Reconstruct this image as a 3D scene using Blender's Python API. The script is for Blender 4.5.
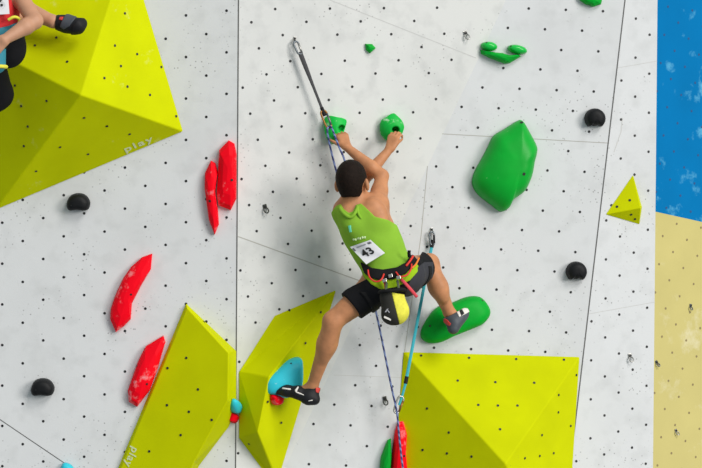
import bpy, bmesh, math, random
import numpy as np
from mathutils import Vector, Matrix

random.seed(7)
np.random.seed(7)
C = bpy.context.scene.collection
for o in list(bpy.data.objects):
    bpy.data.objects.remove(o)

# ------------------------------------------------------------------ camera, sky, sun, exposure
FPX, DIST, ZC = 2960.0, 16.0, 6.0
cam = bpy.data.objects.new('camera', bpy.data.cameras.new('camera'))
C.objects.link(cam)
cam.location = (0, -DIST, ZC)
cam.rotation_euler = (math.pi / 2, 0, 0)
cam.data.sensor_width = 36.0
cam.data.lens = FPX / 702.0 * 36.0
cam.data.clip_end = 200
bpy.context.scene.camera = cam

world = bpy.data.worlds.new('world')
bpy.context.scene.world = world
world.use_nodes = True
wn = world.node_tree.nodes
wl = world.node_tree.links
bgn = wn['Background']
tc = wn.new('ShaderNodeTexCoord')
sp = wn.new('ShaderNodeSeparateXYZ')
rmp = wn.new('ShaderNodeValToRGB')
mr = wn.new('ShaderNodeMapRange')
wl.new(tc.outputs['Generated'], sp.inputs[0])
wl.new(sp.outputs['Z'], mr.inputs['Value'])
mr.inputs['From Min'].default_value = -1
mr.inputs['From Max'].default_value = 1
wl.new(mr.outputs[0], rmp.inputs[0])
rmp.color_ramp.elements[0].position = 0.30
rmp.color_ramp.elements[0].color = (0.51, 0.57, 0.575, 1)
rmp.color_ramp.elements[1].position = 0.72
rmp.color_ramp.elements[1].color = (0.83, 0.955, 1.0, 1)
wl.new(rmp.outputs[0], bgn.inputs[0])
bgn.inputs[1].default_value = 0.50

# two soft floodlights high on the right, one lower and one steeper
for (nm, en, ang, dr) in (('sun', 1.75, 20, (-0.88, 0.74, -0.24)), ('high_floodlight', 1.55, 22, (-0.54, 0.78, -0.78))):
    sun = bpy.data.objects.new(nm, bpy.data.lights.new(nm, 'SUN'))
    C.objects.link(sun)
    sun.data.energy = en
    sun.data.angle = math.radians(ang)
    sun.data.color = (1.0, 0.955, 0.90)
    sun.location = (6, -8, 14)
    sun.rotation_euler = Vector(dr).to_track_quat('-Z', 'Y').to_euler()

vs = bpy.context.scene.view_settings
vs.view_transform = 'Standard'
vs.look = 'None'
vs.exposure = 0.0
vs.gamma = 1.0
vs.use_curve_mapping = False


# ------------------------------------------------------------------ placing helpers
CAM = np.array([0.0, -DIST, ZC])


def ray(px, py):
    return np.array([(px - 351.0) / FPX, 1.0, (234.0 - py) / FPX])


def P(px, py, d):
    """the point seen at a pixel, d metres in front of the reference plane y = 0"""
    return CAM + ray(px, py) * (DIST - d)


class Plane:
    def __init__(self, a, b, c):
        self.p = np.array(a, float)
        n = np.cross(np.array(b) - a, np.array(c) - a)
        n /= np.linalg.norm(n)
        if n[1] > 0:
            n = -n
        self.n = n

    def hit(self, px, py, h=0.0):
        r = ray(px, py)
        t = np.dot(self.p + self.n * h - CAM, self.n) / np.dot(r, self.n)
        return CAM + r * t


TRIS = []


def cast(px, py):
    r = ray(px, py)
    best = None
    for a, b, c in TRIS:
        e1, e2 = b - a, c - a
        q = np.cross(r, e2)
        det = np.dot(e1, q)
        if abs(det) < 1e-12:
            continue
        s = CAM - a
        u = np.dot(s, q) / det
        if u < -1e-6 or u > 1 + 1e-6:
            continue
        w = np.cross(s, e1)
        v = np.dot(r, w) / det
        if v < -1e-6 or u + v > 1 + 1e-6:
            continue
        t = np.dot(e2, w) / det
        if best is None or t < best[0]:
            n = np.cross(e1, e2)
            n /= np.linalg.norm(n)
            if n[1] > 0:
                n = -n
            best = (t, n)
    if best is None:
        return None
    pl = Plane.__new__(Plane)
    pl.p = CAM + r * best[0]
    pl.n = best[1]
    return pl


# ------------------------------------------------------------------ object helpers
def tag(o, label=None, cat=None, group=None, kind=None):
    if label:
        o['label'] = label
    if cat:
        o['category'] = cat
    if group:
        o['group'] = group
    if kind:
        o['kind'] = kind
    return o


def empty(name, loc):
    o = bpy.data.objects.new(name, None)
    o.location = loc
    o.empty_display_size = 0.05
    C.objects.link(o)
    return o


def link_mesh(name, verts, faces, mats, parent=None, smooth=False, mat_idx=None):
    me = bpy.data.meshes.new(name)
    v = np.asarray(verts, float)
    if parent is not None:
        off = np.array(world_loc(parent))
    else:
        off = v.mean(axis=0)
    me.from_pydata((v - off).tolist(), [], [tuple(f) for f in faces])
    if not isinstance(mats, (list, tuple)):
        mats = [mats]
    for m in mats:
        me.materials.append(m)
    if mat_idx is not None:
        me.polygons.foreach_set('material_index', np.asarray(mat_idx, dtype=np.int32))
    me.polygons.foreach_set('use_smooth', [smooth] * len(me.polygons))
    me.validate()
    me.update()
    o = bpy.data.objects.new(name, me)
    C.objects.link(o)
    if parent is not None:
        o.parent = parent
    else:
        o.location = off
    return o


def world_loc(o):
    l = Vector(o.location)
    while o.parent is not None:
        o = o.parent
        l = l + o.location
    return l


def fix_normals(o):
    bm = bmesh.new()
    bm.from_mesh(o.data)
    bmesh.ops.recalc_face_normals(bm, faces=bm.faces)
    bm.to_mesh(o.data)
    bm.free()
    return o


def bevel(o, w, seg=2):
    m = o.modifiers.new('bevel', 'BEVEL')
    m.width = w
    m.segments = seg
    m.limit_method = 'ANGLE'
    m.angle_limit = math.radians(20)
    return o


class MB:
    """collects shapes into one mesh"""

    def __init__(self):
        self.v, self.f, self.m = [], [], []

    def add(self, verts, faces, mi=0):
        b = len(self.v)
        self.v += [np.array(p, float) for p in verts]
        self.f += [tuple(i + b for i in f) for f in faces]
        self.m += [mi] * len(faces)

    def disc(self, c, n, r, mi=0, seg=10, lift=0.001):
        n = np.array(n)
        a = np.cross(n, [0, 0, 1.0])
        if np.linalg.norm(a) < 1e-3:
            a = np.array([1.0, 0, 0])
        a /= np.linalg.norm(a)
        b = np.cross(n, a)
        c = np.array(c) + n * lift
        pts = [c + r * (math.cos(2 * math.pi * i / seg) * a + math.sin(2 * math.pi * i / seg) * b) for i in range(seg)]
        self.add(pts, [tuple(range(seg))], mi)

    def tube(self, pts, r, seg=8, mi=0, closed=False, flat=1.0, up=None):
        pts = [np.array(p, float) for p in pts]
        n = len(pts)
        rs = r if isinstance(r, (list, tuple, np.ndarray)) else [r] * n
        rings = []
        upv = np.array(up if up is not None else [0, -1.0, 0.05])
        for i, p in enumerate(pts):
            if closed:
                t = pts[(i + 1) % n] - pts[i - 1]
            else:
                t = pts[min(i + 1, n - 1)] - pts[max(i - 1, 0)]
            t /= max(np.linalg.norm(t), 1e-9)
            a = np.cross(t, upv)
            if np.linalg.norm(a) < 1e-3:
                a = np.cross(t, [1.0, 0, 0.1])
            a /= np.linalg.norm(a)
            b = np.cross(t, a)
            rings.append([p + rs[i] * (math.cos(2 * math.pi * k / seg) * a + flat * math.sin(2 * math.pi * k / seg) * b) for k in range(seg)])
        verts = [q for ring in rings for q in ring]
        faces = []
        m = n if closed else n - 1
        for i in range(m):
            j = (i + 1) % n
            for k in range(seg):
                l = (k + 1) % seg
                faces.append((i * seg + k, i * seg + l, j * seg + l, j * seg + k))
        if not closed:
            faces.append(tuple(range(seg - 1, -1, -1)))
            faces.append(tuple((n - 1) * seg + k for k in range(seg)))
        self.add(verts, faces, mi)

    def box(self, c, x, y, z, mi=0):
        c, x, y, z = (np.array(q, float) for q in (c, x, y, z))
        vs_ = [c + sx * x + sy * y + sz * z for sz in (-1, 1) for sy in (-1, 1) for sx in (-1, 1)]
        self.add(vs_, [(0, 2, 3, 1), (4, 5, 7, 6), (0, 1, 5, 4), (2, 6, 7, 3), (0, 4, 6, 2), (1, 3, 7, 5)], mi)

    def build(self, name, mats, parent=None, smooth=False):
        o = link_mesh(name, self.v, self.f, mats, parent, smooth, self.m)
        return fix_normals(o)


def spline(pts, n=6, closed=False):
    pts = [np.array(p, float) for p in pts]
    out = []
    N = len(pts)
    rng = range(N) if closed else range(N - 1)
    for i in rng:
        if closed:
            p0, p1, p2, p3 = pts[i - 1], pts[i], pts[(i + 1) % N], pts[(i + 2) % N]
        else:
            p0, p1, p2, p3 = pts[max(i - 1, 0)], pts[i], pts[i + 1], pts[min(i + 2, N - 1)]
        for k in range(n):
            t = k / n
            out.append(0.5 * ((2 * p1) + (p2 - p0) * t + (2 * p0 - 5 * p1 + 4 * p2 - p3) * t * t + (3 * p1 - p0 - 3 * p2 + p3) * t ** 3))
    if not closed:
        out.append(pts[-1])
    return out


# ------------------------------------------------------------------ materials
def mat(name, col, rough=0.6, metal=0.0, bump=0.0, bscale=200.0, var=0.0, vscale=6.0, spec=0.5, chalk=None):
    """principled material with procedural noise variation, bump and chalk wear"""
    m = bpy.data.materials.new(name)
    m.use_nodes = True
    nt = m.node_tree
    b = nt.nodes['Principled BSDF']
    b.inputs['Roughness'].default_value = rough
    b.inputs['Metallic'].default_value = metal
    b.inputs['Specular IOR Level'].default_value = spec
    g = nt.nodes.new('ShaderNodeNewGeometry')
    src = None
    rgb = nt.nodes.new('ShaderNodeRGB')
    rgb.outputs[0].default_value = (*col, 1)
    src = rgb.outputs[0]
    if var > 0:
        n = nt.nodes.new('ShaderNodeTexNoise')
        n.inputs['Scale'].default_value = vscale
        n.inputs['Detail'].default_value = 6
        nt.links.new(g.outputs['Position'], n.inputs['Vector'])
        r = nt.nodes.new('ShaderNodeMapRange')
        r.inputs['From Min'].default_value = 0.3
        r.inputs['From Max'].default_value = 0.7
        r.inputs['To Min'].default_value = 1 - var
        r.inputs['To Max'].default_value = 1 + var
        nt.links.new(n.outputs[0], r.inputs['Value'])
        mx = nt.nodes.new('ShaderNodeVectorMath')
        mx.operation = 'SCALE'
        nt.links.new(src, mx.inputs[0])
        nt.links.new(r.outputs[0], mx.inputs['Scale'])
        src = mx.outputs[0]
    if chalk:
        amount, cscale, ccol = chalk
        n = nt.nodes.new('ShaderNodeTexNoise')
        n.inputs['Scale'].default_value = cscale
        n.inputs['Detail'].default_value = 8
        n.inputs['Roughness'].default_value = 0.65
        nt.links.new(g.outputs['Position'], n.inputs['Vector'])
        r = nt.nodes.new('ShaderNodeValToRGB')
        r.color_ramp.elements[0].position = 1 - amount
        r.color_ramp.elements[1].position = min(1.0, 1 - amount + 0.13)
        nt.links.new(n.outputs[0], r.inputs[0])
        mx = nt.nodes.new('ShaderNodeMix')
        mx.data_type = 'RGBA'
        nt.links.new(r.outputs[0], mx.inputs['Factor'])
        nt.links.new(src, mx.inputs['A'])
        mx.inputs['B'].default_value = (*ccol, 1)
        src = mx.outputs['Result']
    nt.links.new(src, b.inputs['Base Color'])
    if bump > 0:
        n = nt.nodes.new('ShaderNodeTexNoise')
        n.inputs['Scale'].default_value = bscale
        n.inputs['Detail'].default_value = 3
        nt.links.new(g.outputs['Position'], n.inputs['Vector'])
        bp = nt.nodes.new('ShaderNodeBump')
        bp.inputs['Strength'].default_value = bump
        bp.inputs['Distance'].default_value = 0.004
        nt.links.new(n.outputs[0], bp.inputs['Height'])
        nt.links.new(bp.outputs[0], b.inputs['Normal'])
    return m


def wall_mat(name, col, speck=0.7, scuff=0.20, scuff_col=(0.42, 0.43, 0.43)):
    """painted plywood: mottled paint, broad rubber scuffs, small dark specks"""
    m = mat(name, col, rough=0.75, bump=0.12, bscale=260, spec=0.25)
    nt = m.node_tree
    b = nt.nodes['Principled BSDF']
    g = nt.nodes.new('ShaderNodeNewGeometry')
    src = b.inputs['Base Color'].links[0].from_socket

    def noise(scale, detail, vec=None):
        n = nt.nodes.new('ShaderNodeTexNoise')
        n.inputs['Scale'].default_value = scale
        n.inputs['Detail'].default_value = detail
        nt.links.new(vec or g.outputs['Position'], n.inputs['Vector'])
        return n.outputs[0]

    def ramp(x, a, c, top):
        r = nt.nodes.new('ShaderNodeMapRange')
        r.inputs['From Min'].default_value = a
        r.inputs['From Max'].default_value = c
        r.inputs['To Min'].default_value = 0
        r.inputs['To Max'].default_value = top
        nt.links.new(x, r.inputs['Value'])
        return r.outputs[0]

    def mix(fac, a, colr):
        mx = nt.nodes.new('ShaderNodeMix')
        mx.data_type = 'RGBA'
        nt.links.new(fac, mx.inputs['Factor'])
        nt.links.new(a, mx.inputs['A'])
        mx.inputs['B'].default_value = (*colr, 1)
        return mx.outputs['Result']

    src = mix(ramp(noise(2.2, 5), 0.45, 0.75, scuff), src, scuff_col)
    src = mix(ramp(noise(11, 9), 0.5, 0.8, scuff * 1.6), src, scuff_col)
    # small specks, clustered
    vo = nt.nodes.new('ShaderNodeTexVoronoi')
    vo.inputs['Scale'].default_value = 38
    nt.links.new(g.outputs['Position'], vo.inputs['Vector'])
    near = ramp(vo.outputs['Distance'], 0.19, 0.10, 1.0)
    clus = ramp(noise(3.5, 3), 0.48, 0.62, speck)
    mu = nt.nodes.new('ShaderNodeMath')
    mu.operation = 'MULTIPLY'
    nt.links.new(near, mu.inputs[0])
    nt.links.new(clus, mu.inputs[1])
    src = mix(mu.outputs[0], src, (0.22, 0.22, 0.22))
    nt.links.new(src, b.inputs['Base Color'])
    return m


M = {}
M['wall'] = wall_mat('white_wall_paint', (0.67, 0.682, 0.698))
M['wall_warm'] = wall_mat('warm_white_wall_paint', (0.695, 0.70, 0.69), scuff=0.26)
M['hole'] = mat('insert_hole_black', (0.012, 0.012, 0.014), 0.5)
M['seam'] = mat('panel_joint', (0.12, 0.12, 0.12), 0.8)
M['seam_fine'] = mat('fine_panel_joint', (0.42, 0.41, 0.38), 0.8)
M['seam_faint'] = mat('filled_panel_joint', (0.56, 0.56, 0.55), 0.8)
M['lime'] = mat('lime_yellow_polyurethane', (0.555, 0.60, 0.0), 0.7, bump=0.25, bscale=350, var=0.05, vscale=5, spec=0.06)
M['lime2'] = mat('lime_volume_worn', (0.555, 0.61, 0.0), 0.7, bump=0.25, bscale=350, var=0.05, vscale=5, spec=0.06,
                 chalk=(0.37, 7.0, (0.66, 0.70, 0.18)))
M['print'] = mat('pale_print', (0.66, 0.72, 0.42), 0.7)
M['green'] = mat('green_resin', (0.0, 0.36, 0.028), 0.5, bump=0.15, bscale=400, var=0.10, vscale=9, spec=0.14)
M['green_slab'] = mat('green_slab_resin', (0.0, 0.37, 0.028), 0.42, bump=0.1, bscale=400, var=0.10, vscale=9, spec=0.25, chalk=(0.33, 15, (0.45, 0.75, 0.45)))
M['green_gloss'] = mat('green_gloss', (0.002, 0.46, 0.05), 0.3, var=0.06, spec=0.4)
M['green_chalk'] = mat('green_chalked', (0.002, 0.44, 0.05), 0.5, var=0.1, chalk=(0.44, 22, (0.45, 0.72, 0.45)), spec=0.25)
M['red'] = mat('red_resin', (0.93, 0.0, 0.012), 0.55, bump=0.15, bscale=400, var=0.06, chalk=(0.44, 11, (0.88, 0.36, 0.38)), spec=0.12)
M['cyan'] = mat('cyan_resin', (0.03, 0.55, 0.68), 0.45, var=0.08, chalk=(0.38, 16, (0.65, 0.85, 0.9)), spec=0.3)
M['black'] = mat('black_resin', (0.006, 0.0065, 0.008), 0.55, bump=0.2, bscale=300, spec=0.22)
M['bolt'] = mat('dark_bolt', (0.03, 0.03, 0.03), 0.4, 0.6)
M['steel'] = mat('steel', (0.45, 0.44, 0.42), 0.32, 0.9)
M['grey_metal'] = mat('grey_anodised', (0.16, 0.18, 0.20), 0.35, 0.8)
M['dark_metal'] = mat('dull_dark_metal', (0.07, 0.075, 0.065), 0.6, 0.5)
M['gold_metal'] = mat('gold_anodised', (0.30, 0.14, 0.04), 0.4, 0.7)
M['web_grey'] = mat('dark_grey_webbing', (0.07, 0.07, 0.075), 0.85, bump=0.4, bscale=500)
M['web_cyan'] = mat('turquoise_webbing', (0.04, 0.42, 0.50), 0.8, bump=0.3, bscale=500)
M['rubber'] = mat('black_rubber', (0.010, 0.010, 0.012), 0.6, spec=0.25)
M['skin'] = mat('skin_tanned', (0.51, 0.225, 0.105), 0.5, bump=0.25, bscale=120, var=0.16, vscale=18, spec=0.3)
M['skin_pale'] = mat('skin_light', (0.52, 0.27, 0.165), 0.5, bump=0.1, bscale=150, var=0.08, vscale=14, spec=0.35)
M['hair'] = mat('dark_hair', (0.012, 0.007, 0.005), 0.7, bump=0.9, bscale=160, var=0.3, vscale=60, spec=0.12)
M['tank'] = mat('lime_green_jersey', (0.235, 0.455, 0.035), 0.85, bump=0.5, bscale=22, var=0.08, vscale=9, spec=0.2)
M['lining'] = mat('bright_lime_jersey', (0.30, 0.50, 0.01), 0.85, bump=0.3, bscale=40, spec=0.2)
M['shorts'] = mat('black_shorts_fabric', (0.008, 0.008, 0.010), 0.8, bump=0.6, bscale=40, spec=0.15)
M['shorts_grey'] = mat('charcoal_shorts_fabric', (0.035, 0.035, 0.044), 0.75, bump=0.9, bscale=32, spec=0.25)
M['harness'] = mat('black_harness_webbing', (0.008, 0.008, 0.009), 0.75, bump=0.3, bscale=200, spec=0.2)
M['red_cord'] = mat('red_cord', (0.70, 0.03, 0.02), 0.6)
M['pink_strap'] = mat('pink_red_strap', (0.72, 0.06, 0.09), 0.7)
M['orange'] = mat('orange_cord', (0.80, 0.20, 0.02), 0.6)
M['bib'] = mat('white_bib_paper', (0.80, 0.80, 0.84), 0.7)
M['ink'] = mat('black_ink', (0.01, 0.01, 0.01), 0.6)
M['ink_grey'] = mat('grey_ink', (0.38, 0.38, 0.42), 0.6)
M['ink_dark'] = mat('charcoal_ink', (0.15, 0.15, 0.17), 0.6)
M['tank_print'] = mat('pale_jersey_print', (0.62, 0.80, 0.42), 0.7)
M['tank_teal'] = mat('teal_jersey_mark', (0.12, 0.62, 0.42), 0.7)
M['bag_grey'] = mat('charcoal_bag_fabric', (0.035, 0.034, 0.030), 0.85, spec=0.2, bump=0.4, bscale=120)
M['bag_yellow'] = mat('yellow_bag_fabric', (0.72, 0.68, 0.06), 0.8, bump=0.4, bscale=120, var=0.12, vscale=40)
M['shoe'] = mat('black_shoe_leather', (0.012, 0.0125, 0.015), 0.55, bump=0.2, bscale=200, spec=0.25)
M['shoe_grey'] = mat('slate_shoe_leather', (0.055, 0.065, 0.08), 0.55, bump=0.2, bscale=200)
M['shoe_white'] = mat('white_shoe_stripe', (0.75, 0.72, 0.68), 0.6)
M['shoe_red'] = mat('red_shoe_trim', (0.62, 0.05, 0.04), 0.6)
M['singlet'] = mat('red_jersey', (0.60, 0.015, 0.02), 0.8, bump=0.35, bscale=30)
M['teal'] = mat('teal_webbing', (0.02, 0.22, 0.30), 0.7)
M['eye'] = mat('eye_white', (0.8, 0.78, 0.75), 0.3)

# rope: blue sheath with white flecks in a diagonal weave
m = mat('blue_flecked_rope', (0.07, 0.10, 0.30), 0.75)
nt = m.node_tree
g_ = nt.nodes.new('ShaderNodeNewGeometry')
wv = nt.nodes.new('ShaderNodeTexWave')
wv.bands_direction = 'DIAGONAL'
wv.inputs['Scale'].default_value = 17
wv.inputs['Distortion'].default_value = 2
nt.links.new(g_.outputs['Position'], wv.inputs['Vector'])
rr = nt.nodes.new('ShaderNodeValToRGB')
rr.color_ramp.elements[0].position = 0.45
rr.color_ramp.elements[0].color = (0.035, 0.045, 0.16, 1)
rr.color_ramp.elements[1].position = 0.65
rr.color_ramp.elements[1].color = (0.17, 0.23, 0.46, 1)
nt.links.new(wv.outputs[0], rr.inputs[0])
nt.links.new(rr.outputs[0], nt.nodes['Principled BSDF'].inputs['Base Color'])
M['rope'] = m


# far wall: two paint fields with chalky smears
def smeared(name, col, smear, amt, scale):
    return mat(name, col, 0.7, var=0.05, vscale=3, chalk=(amt, scale, smear), spec=0.06)


M['blue'] = smeared('blue_wall_paint', (0.0, 0.165, 0.42), (0.11, 0.42, 0.64), 0.44, 5.5)
M['yellow'] = smeared('sand_yellow_wall_paint', (0.56, 0.49, 0.19), (0.66, 0.60, 0.36), 0.42, 4.0)
M['yellow_hole'] = mat('sand_insert_hole', (0.25, 0.19, 0.08), 0.6)
M['blue_hole'] = mat('navy_insert_hole', (0.003, 0.06, 0.20), 0.6)

# ------------------------------------------------------------------ the climbing wall
OV = 0.13


def ovd(py):
    return OV * (234 - py) / 234.0


PL_A = Plane(P(0, 0, ovd(0)), P(0, 468, ovd(468)), P(238, 234, 0.0))
sA0, sA1 = (239.2, 0), (236.2, 468)
PL_B = Plane(PL_A.hit(*sA0), PL_A.hit(*sA1), P(428, 165, -0.26))
sB0, sB1 = (506, 0), (285, 468)
PL_C = Plane(PL_B.hit(*sB0), PL_B.hit(*sB1), P(600, 234, -0.41))
sC0, sC1 = (625, 0), (570, 468)
PL_E = Plane(PL_C.hit(*sC0), PL_C.hit(*sC1), P(656, 234, -0.52))
sE0, sE1 = (657.5, 0), (653, 468)
PL_F = Plane(P(656, 0, -4.0), P(656, 468, -4.0), P(702, 234, -4.25))
TOP, BOT = -70, 540


def lx(s0, s1, y):
    return s0[0] + (s1[0] - s0[0]) * (y - s0[1]) / (s1[1] - s0[1])


def poly_in(poly, x, y):
    c = False
    n = len(poly)
    for i in range(n):
        x1, y1 = poly[i]
        x2, y2 = poly[(i + 1) % n]
        if (y1 > y) != (y2 > y) and x < (x2 - x1) * (y - y1) / (y2 - y1) + x1:
            c = not c
    return c


def panel(name, pl, poly, dots, seams, wmat, extra=None, back=0.07, hole='hole', r=0.0076):
    mb = MB()
    front = [pl.hit(*q) for q in poly]
    rear = [p - pl.n * back for p in front]
    n = len(poly)
    mb.add(front + rear, [tuple(range(n)), tuple(range(2 * n - 1, n - 1, -1))] + [(i, (i + 1) % n, n + (i + 1) % n, n + i) for i in range(n)], 0)
    for i in range(1, n - 1):
        TRIS.append((front[0], front[i], front[i + 1]))
    for (x, y) in dots:
        if poly_in(poly, x, y):
            mb.disc(pl.hit(x, y), pl.n, r, 1)
    for (a, b, wd, fine) in seams:
        pa, pb = pl.hit(*a), pl.hit(*b)
        t = (pb - pa) / np.linalg.norm(pb - pa)
        s = np.cross(t, pl.n) * wd * 0.5
        l = pl.n * 0.0006
        mb.add([pa - s + l, pa + s + l, pb + s + l, pb - s + l], [(0, 1, 2, 3)], (2, 3, 4)[fine])
    o = link_mesh(name, mb.v, mb.f, [wmat, M[hole], M['seam'], M['seam_fine'], M['seam_faint']], None, False, mb.m)
    o['kind'] = 'structure'
    return o


# threaded inserts: lattices read off the panels
dots_A = []
for i in range(-3, 13):
    x = 2.3 + 20.45 * i - 0.012 * i * (i - 6)
    for k in range(-8, 9):
        y0 = 222.7 - 2.35 * i + (20.6 if i % 2 else 0)
        dots_A.append((x, y0 + 41.0 * k - 0.072 * k * k))
dots_B = []
for i in range(-14, 22):
    for k in range(-14, 24):
        x, y = 275.2 + 23.8 * i + 7.55 * k, 9 - 13.25 * i + 26.05 * k
        x -= 0.00013 * max(0, x - 275) ** 2
        if x < lx((470, 0), (428, 165), y) - 3 if y < 165 else x < lx((428, 165), (285, 468), y) - 10:
            dots_B.append((x, y))
dots_C = []
for i in range(-22, 24):
    for k in range(-22, 24):
        x, y = 522 + 20.85 * i + 16.25 * k, 230 - 19.4 * i + 20.75 * k
        if x < lx(sC0, sC1, y) - 8 and x > (lx((486, 0), (436, 165), y) if y < 165 else lx((430, 165), (285, 468), y) + 6):
            dots_C.append((x, y))
dots_E = []
for i in range(-5, 6):
    for k in range(-10, 12):
        x, y = 620 + 13.75 * i - 0.35 * k, 236.5 + 16.1 * i + 39.0 * k
        if lx(sC0, sC1, y) + 4 < x < lx(sE0, sE1, y) - 3:
            dots_E.append((x, y))
dots_F = []
for i in range(-25, 30):
    for k in range(-25, 30):
        dots_F.append((673 + 10.3 * i + 14.0 * k, 252 + 16.0 * i - 12.2 * k))

panel('wall_left', PL_A, [(-90, TOP), (lx(sA0, sA1, TOP), TOP), (lx(sA0, sA1, BOT), BOT), (-90, BOT)], dots_A,
      [((lx(sA0, sA1, TOP) - 0.7, TOP), (lx(sA0, sA1, BOT) - 0.7, BOT), 0.007, 0), ((-60, 379), (128, 506), 0.005, 0)], M['wall'])
panel('wall_center', PL_B, [(lx(sA0, sA1, TOP), TOP), (lx(sB0, sB1, TOP), TOP), (lx(sB0, sB1, BOT), BOT), (lx(sA0, sA1, BOT), BOT)], dots_B,
      [((238, 236.5), (363, 282), 0.0055, 1), ((330, 0), (476, 58), 0.004, 2)], M['wall_warm'])
panel('wall_middle', PL_C, [(lx(sB0, sB1, TOP), TOP), (lx(sC0, sC1, TOP), TOP), (lx(sC0, sC1, BOT), BOT), (lx(sB0, sB1, BOT), BOT)], dots_C,
      [((lx(sC0, sC1, TOP), TOP), (lx(sC0, sC1, BOT), BOT), 0.007, 0), ((436, 133.5), (607.5, 143), 0.004, 1),
       ((427.5, 166), (421, 236), 0.004, 1), ((421, 236), (404.5, 352), 0.004, 1), ((334, 375), (402, 377.5), 0.003, 2)], M['wall'])
panel('wall_right', PL_E, [(lx(sC0, sC1, TOP), TOP), (lx(sE0, sE1, TOP), TOP), (lx(sE0, sE1, BOT), BOT), (lx(sC0, sC1, BOT), BOT)], dots_E,
      [((617, 68), (657, 61), 0.003, 2), ((588, 314), (655, 302), 0.003, 2), ((614, 152), (621, 132), 0.005, 2), ((621, 132), (622.5, 118), 0.005, 2)], M['wall'])

# far wall beyond the right edge: blue field above, sand yellow below
mb = MB()
for (poly, mi, hm) in (([(600, -110), (800, -110), (800, 243.5), (600, 199.5)], 0, 2), ([(600, 199.5), (800, 243.5), (800, 580), (600, 580)], 1, 3)):
    fr = [PL_F.hit(*q) for q in poly]
    rr_ = [p - PL_F.n * 0.12 for p in fr]
    mb.add(fr + rr_, [(0, 1, 2, 3), (7, 6, 5, 4), (0, 1, 5, 4), (1, 2, 6, 5), (2, 3, 7, 6), (3, 0, 4, 7)], mi)
    TRIS.append((fr[0], fr[1], fr[2]))
    TRIS.append((fr[0], fr[2], fr[3]))
    for (x, y) in dots_F:
        if poly_in(poly, x, y):
            mb.disc(PL_F.hit(x, y), PL_F.n, 0.0085, hm)
o = mb.build('wall_back', [M['blue'], M['yellow'], M['blue_hole'], M['yellow_hole']])
o['kind'] = 'structure'


# ------------------------------------------------------------------ faceted volumes
def text_mesh(name, txt, size, origin, xdir, ydir, ndir, m, parent, bold=0.0, spacing=1.0, lift=0.002, depth=0.0006, wide=1.0):
    cu = bpy.data.curves.new(name, 'FONT')
    cu.body = txt
    cu.size = size
    cu.align_x = 'CENTER'
    cu.align_y = 'CENTER'
    cu.offset = bold
    cu.extrude = depth
    cu.space_character = spacing
    to = bpy.data.objects.new(name, cu)
    C.objects.link(to)
    dg = bpy.context.evaluated_depsgraph_get()
    me = bpy.data.meshes.new_from_object(to.evaluated_get(dg))
    bpy.data.objects.remove(to)
    x, y, n = (np.array(v) / np.linalg.norm(v) for v in (xdir, ydir, ndir))
    vs_ = [np.array(origin) + n * lift + x * v.co.x * wide + y * v.co.y + n * v.co.z for v in me.vertices]
    fs = [tuple(p.vertices) for p in me.polygons]
    bpy.data.meshes.remove(me)
    return link_mesh(name, vs_, fs, m, parent)


def volume(label, pl, base, tops, faces, dots, m, group='lime faceted volumes on the wall', bev=0.006):
    """base: pixel outline on the wall plane; tops: (px,py,height) raised corners; faces index base then tops"""
    vb = [pl.hit(x, y, 0.0015) for (x, y) in base]
    vt = [pl.hit(x, y, h) for (x, y, h) in tops]
    if len(tops) > 3:      # one flat top face: the first, second and last corner fix its plane
        ft = Plane(vt[0], vt[1], vt[-1])
        vt = [ft.hit(x, y) for (x, y, h) in tops]
    vbk = [p - pl.n * 0.002 for p in vb]
    V = vb + vt
    root = empty('climbing_volume', np.mean(vb, axis=0).tolist())
    tag(root, label, 'climbing volume', group)
    n = len(base)
    body = link_mesh('shell', V, list(faces) + [tuple(range(n - 1, -1, -1))], m, root)
    fix_normals(body)
    bevel(body, bev, 2)
    for f in faces:
        for i in range(1, len(f) - 1):
            TRIS.append((V[f[0]], V[f[i]], V[f[i + 1]]))
    mb = MB()
    for (x, y) in dots:
        h = cast(x, y)
        mb.disc(h.p, h.n, 0.0072, 0, lift=0.0025)
    if dots:
        q = mb.build('insert_hole', M['hole'], root)
        q['kind'] = 'stuff'
    return root


s = 1 / 3.51
vol1 = volume('huge lime yellow pyramid volume in the upper left, under the climber in red', PL_A,
              [(183.5, 131.5), (-5, 210.5), (-80, 15), (128, -55)], [(81, 95, 0.42)],
              [(0, 1, 4), (1, 2, 4), (2, 3, 4), (3, 0, 4)],
              [(x * s, y * s) for (x, y) in ((438, 47), (403, 160), (481, 190), (424, 232), (366, 274), (447, 304), (526, 333), (566, 235), (618, 408), (198, 132), (123, 160),
                                             (236, 217), (53, 300), (75, 372), (164, 354), (98, 444), (295, 413), (375, 442))] + [(107, 126), (129.6, 134), (60, 147), (36, 171), (88, 154), (24, 146)], M['lime2'])
vol2 = volume('tall lime wedge volume at lower left, its right point touching the vertical wall joint', PL_A,
              [(186, 303), (94, 526), (180, 515), (199, 466), (229, 427), (236.5, 408), (236.5, 351)],
              [(187, 308, 0.035), (228.5, 353, 0.15), (228, 400, 0.15), (194, 462, 0.12), (170, 515, 0.10), (97, 526, 0.03)],
              [(7, 8, 9, 10, 11, 12), (0, 7, 12, 1), (0, 6, 8, 7), (6, 5, 9, 8), (5, 4, 9), (4, 3, 10, 9), (3, 2, 11, 10), (2, 1, 12, 11)],
              [(90 + x / 1.97, 230 + y / 1.97) for (x, y) in ((153, 272), (190, 252), (213, 314), (195, 358), (152, 345), (179, 404), (117, 436), (240, 374), (225, 181))], M['lime'], bev=0.004)
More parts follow.
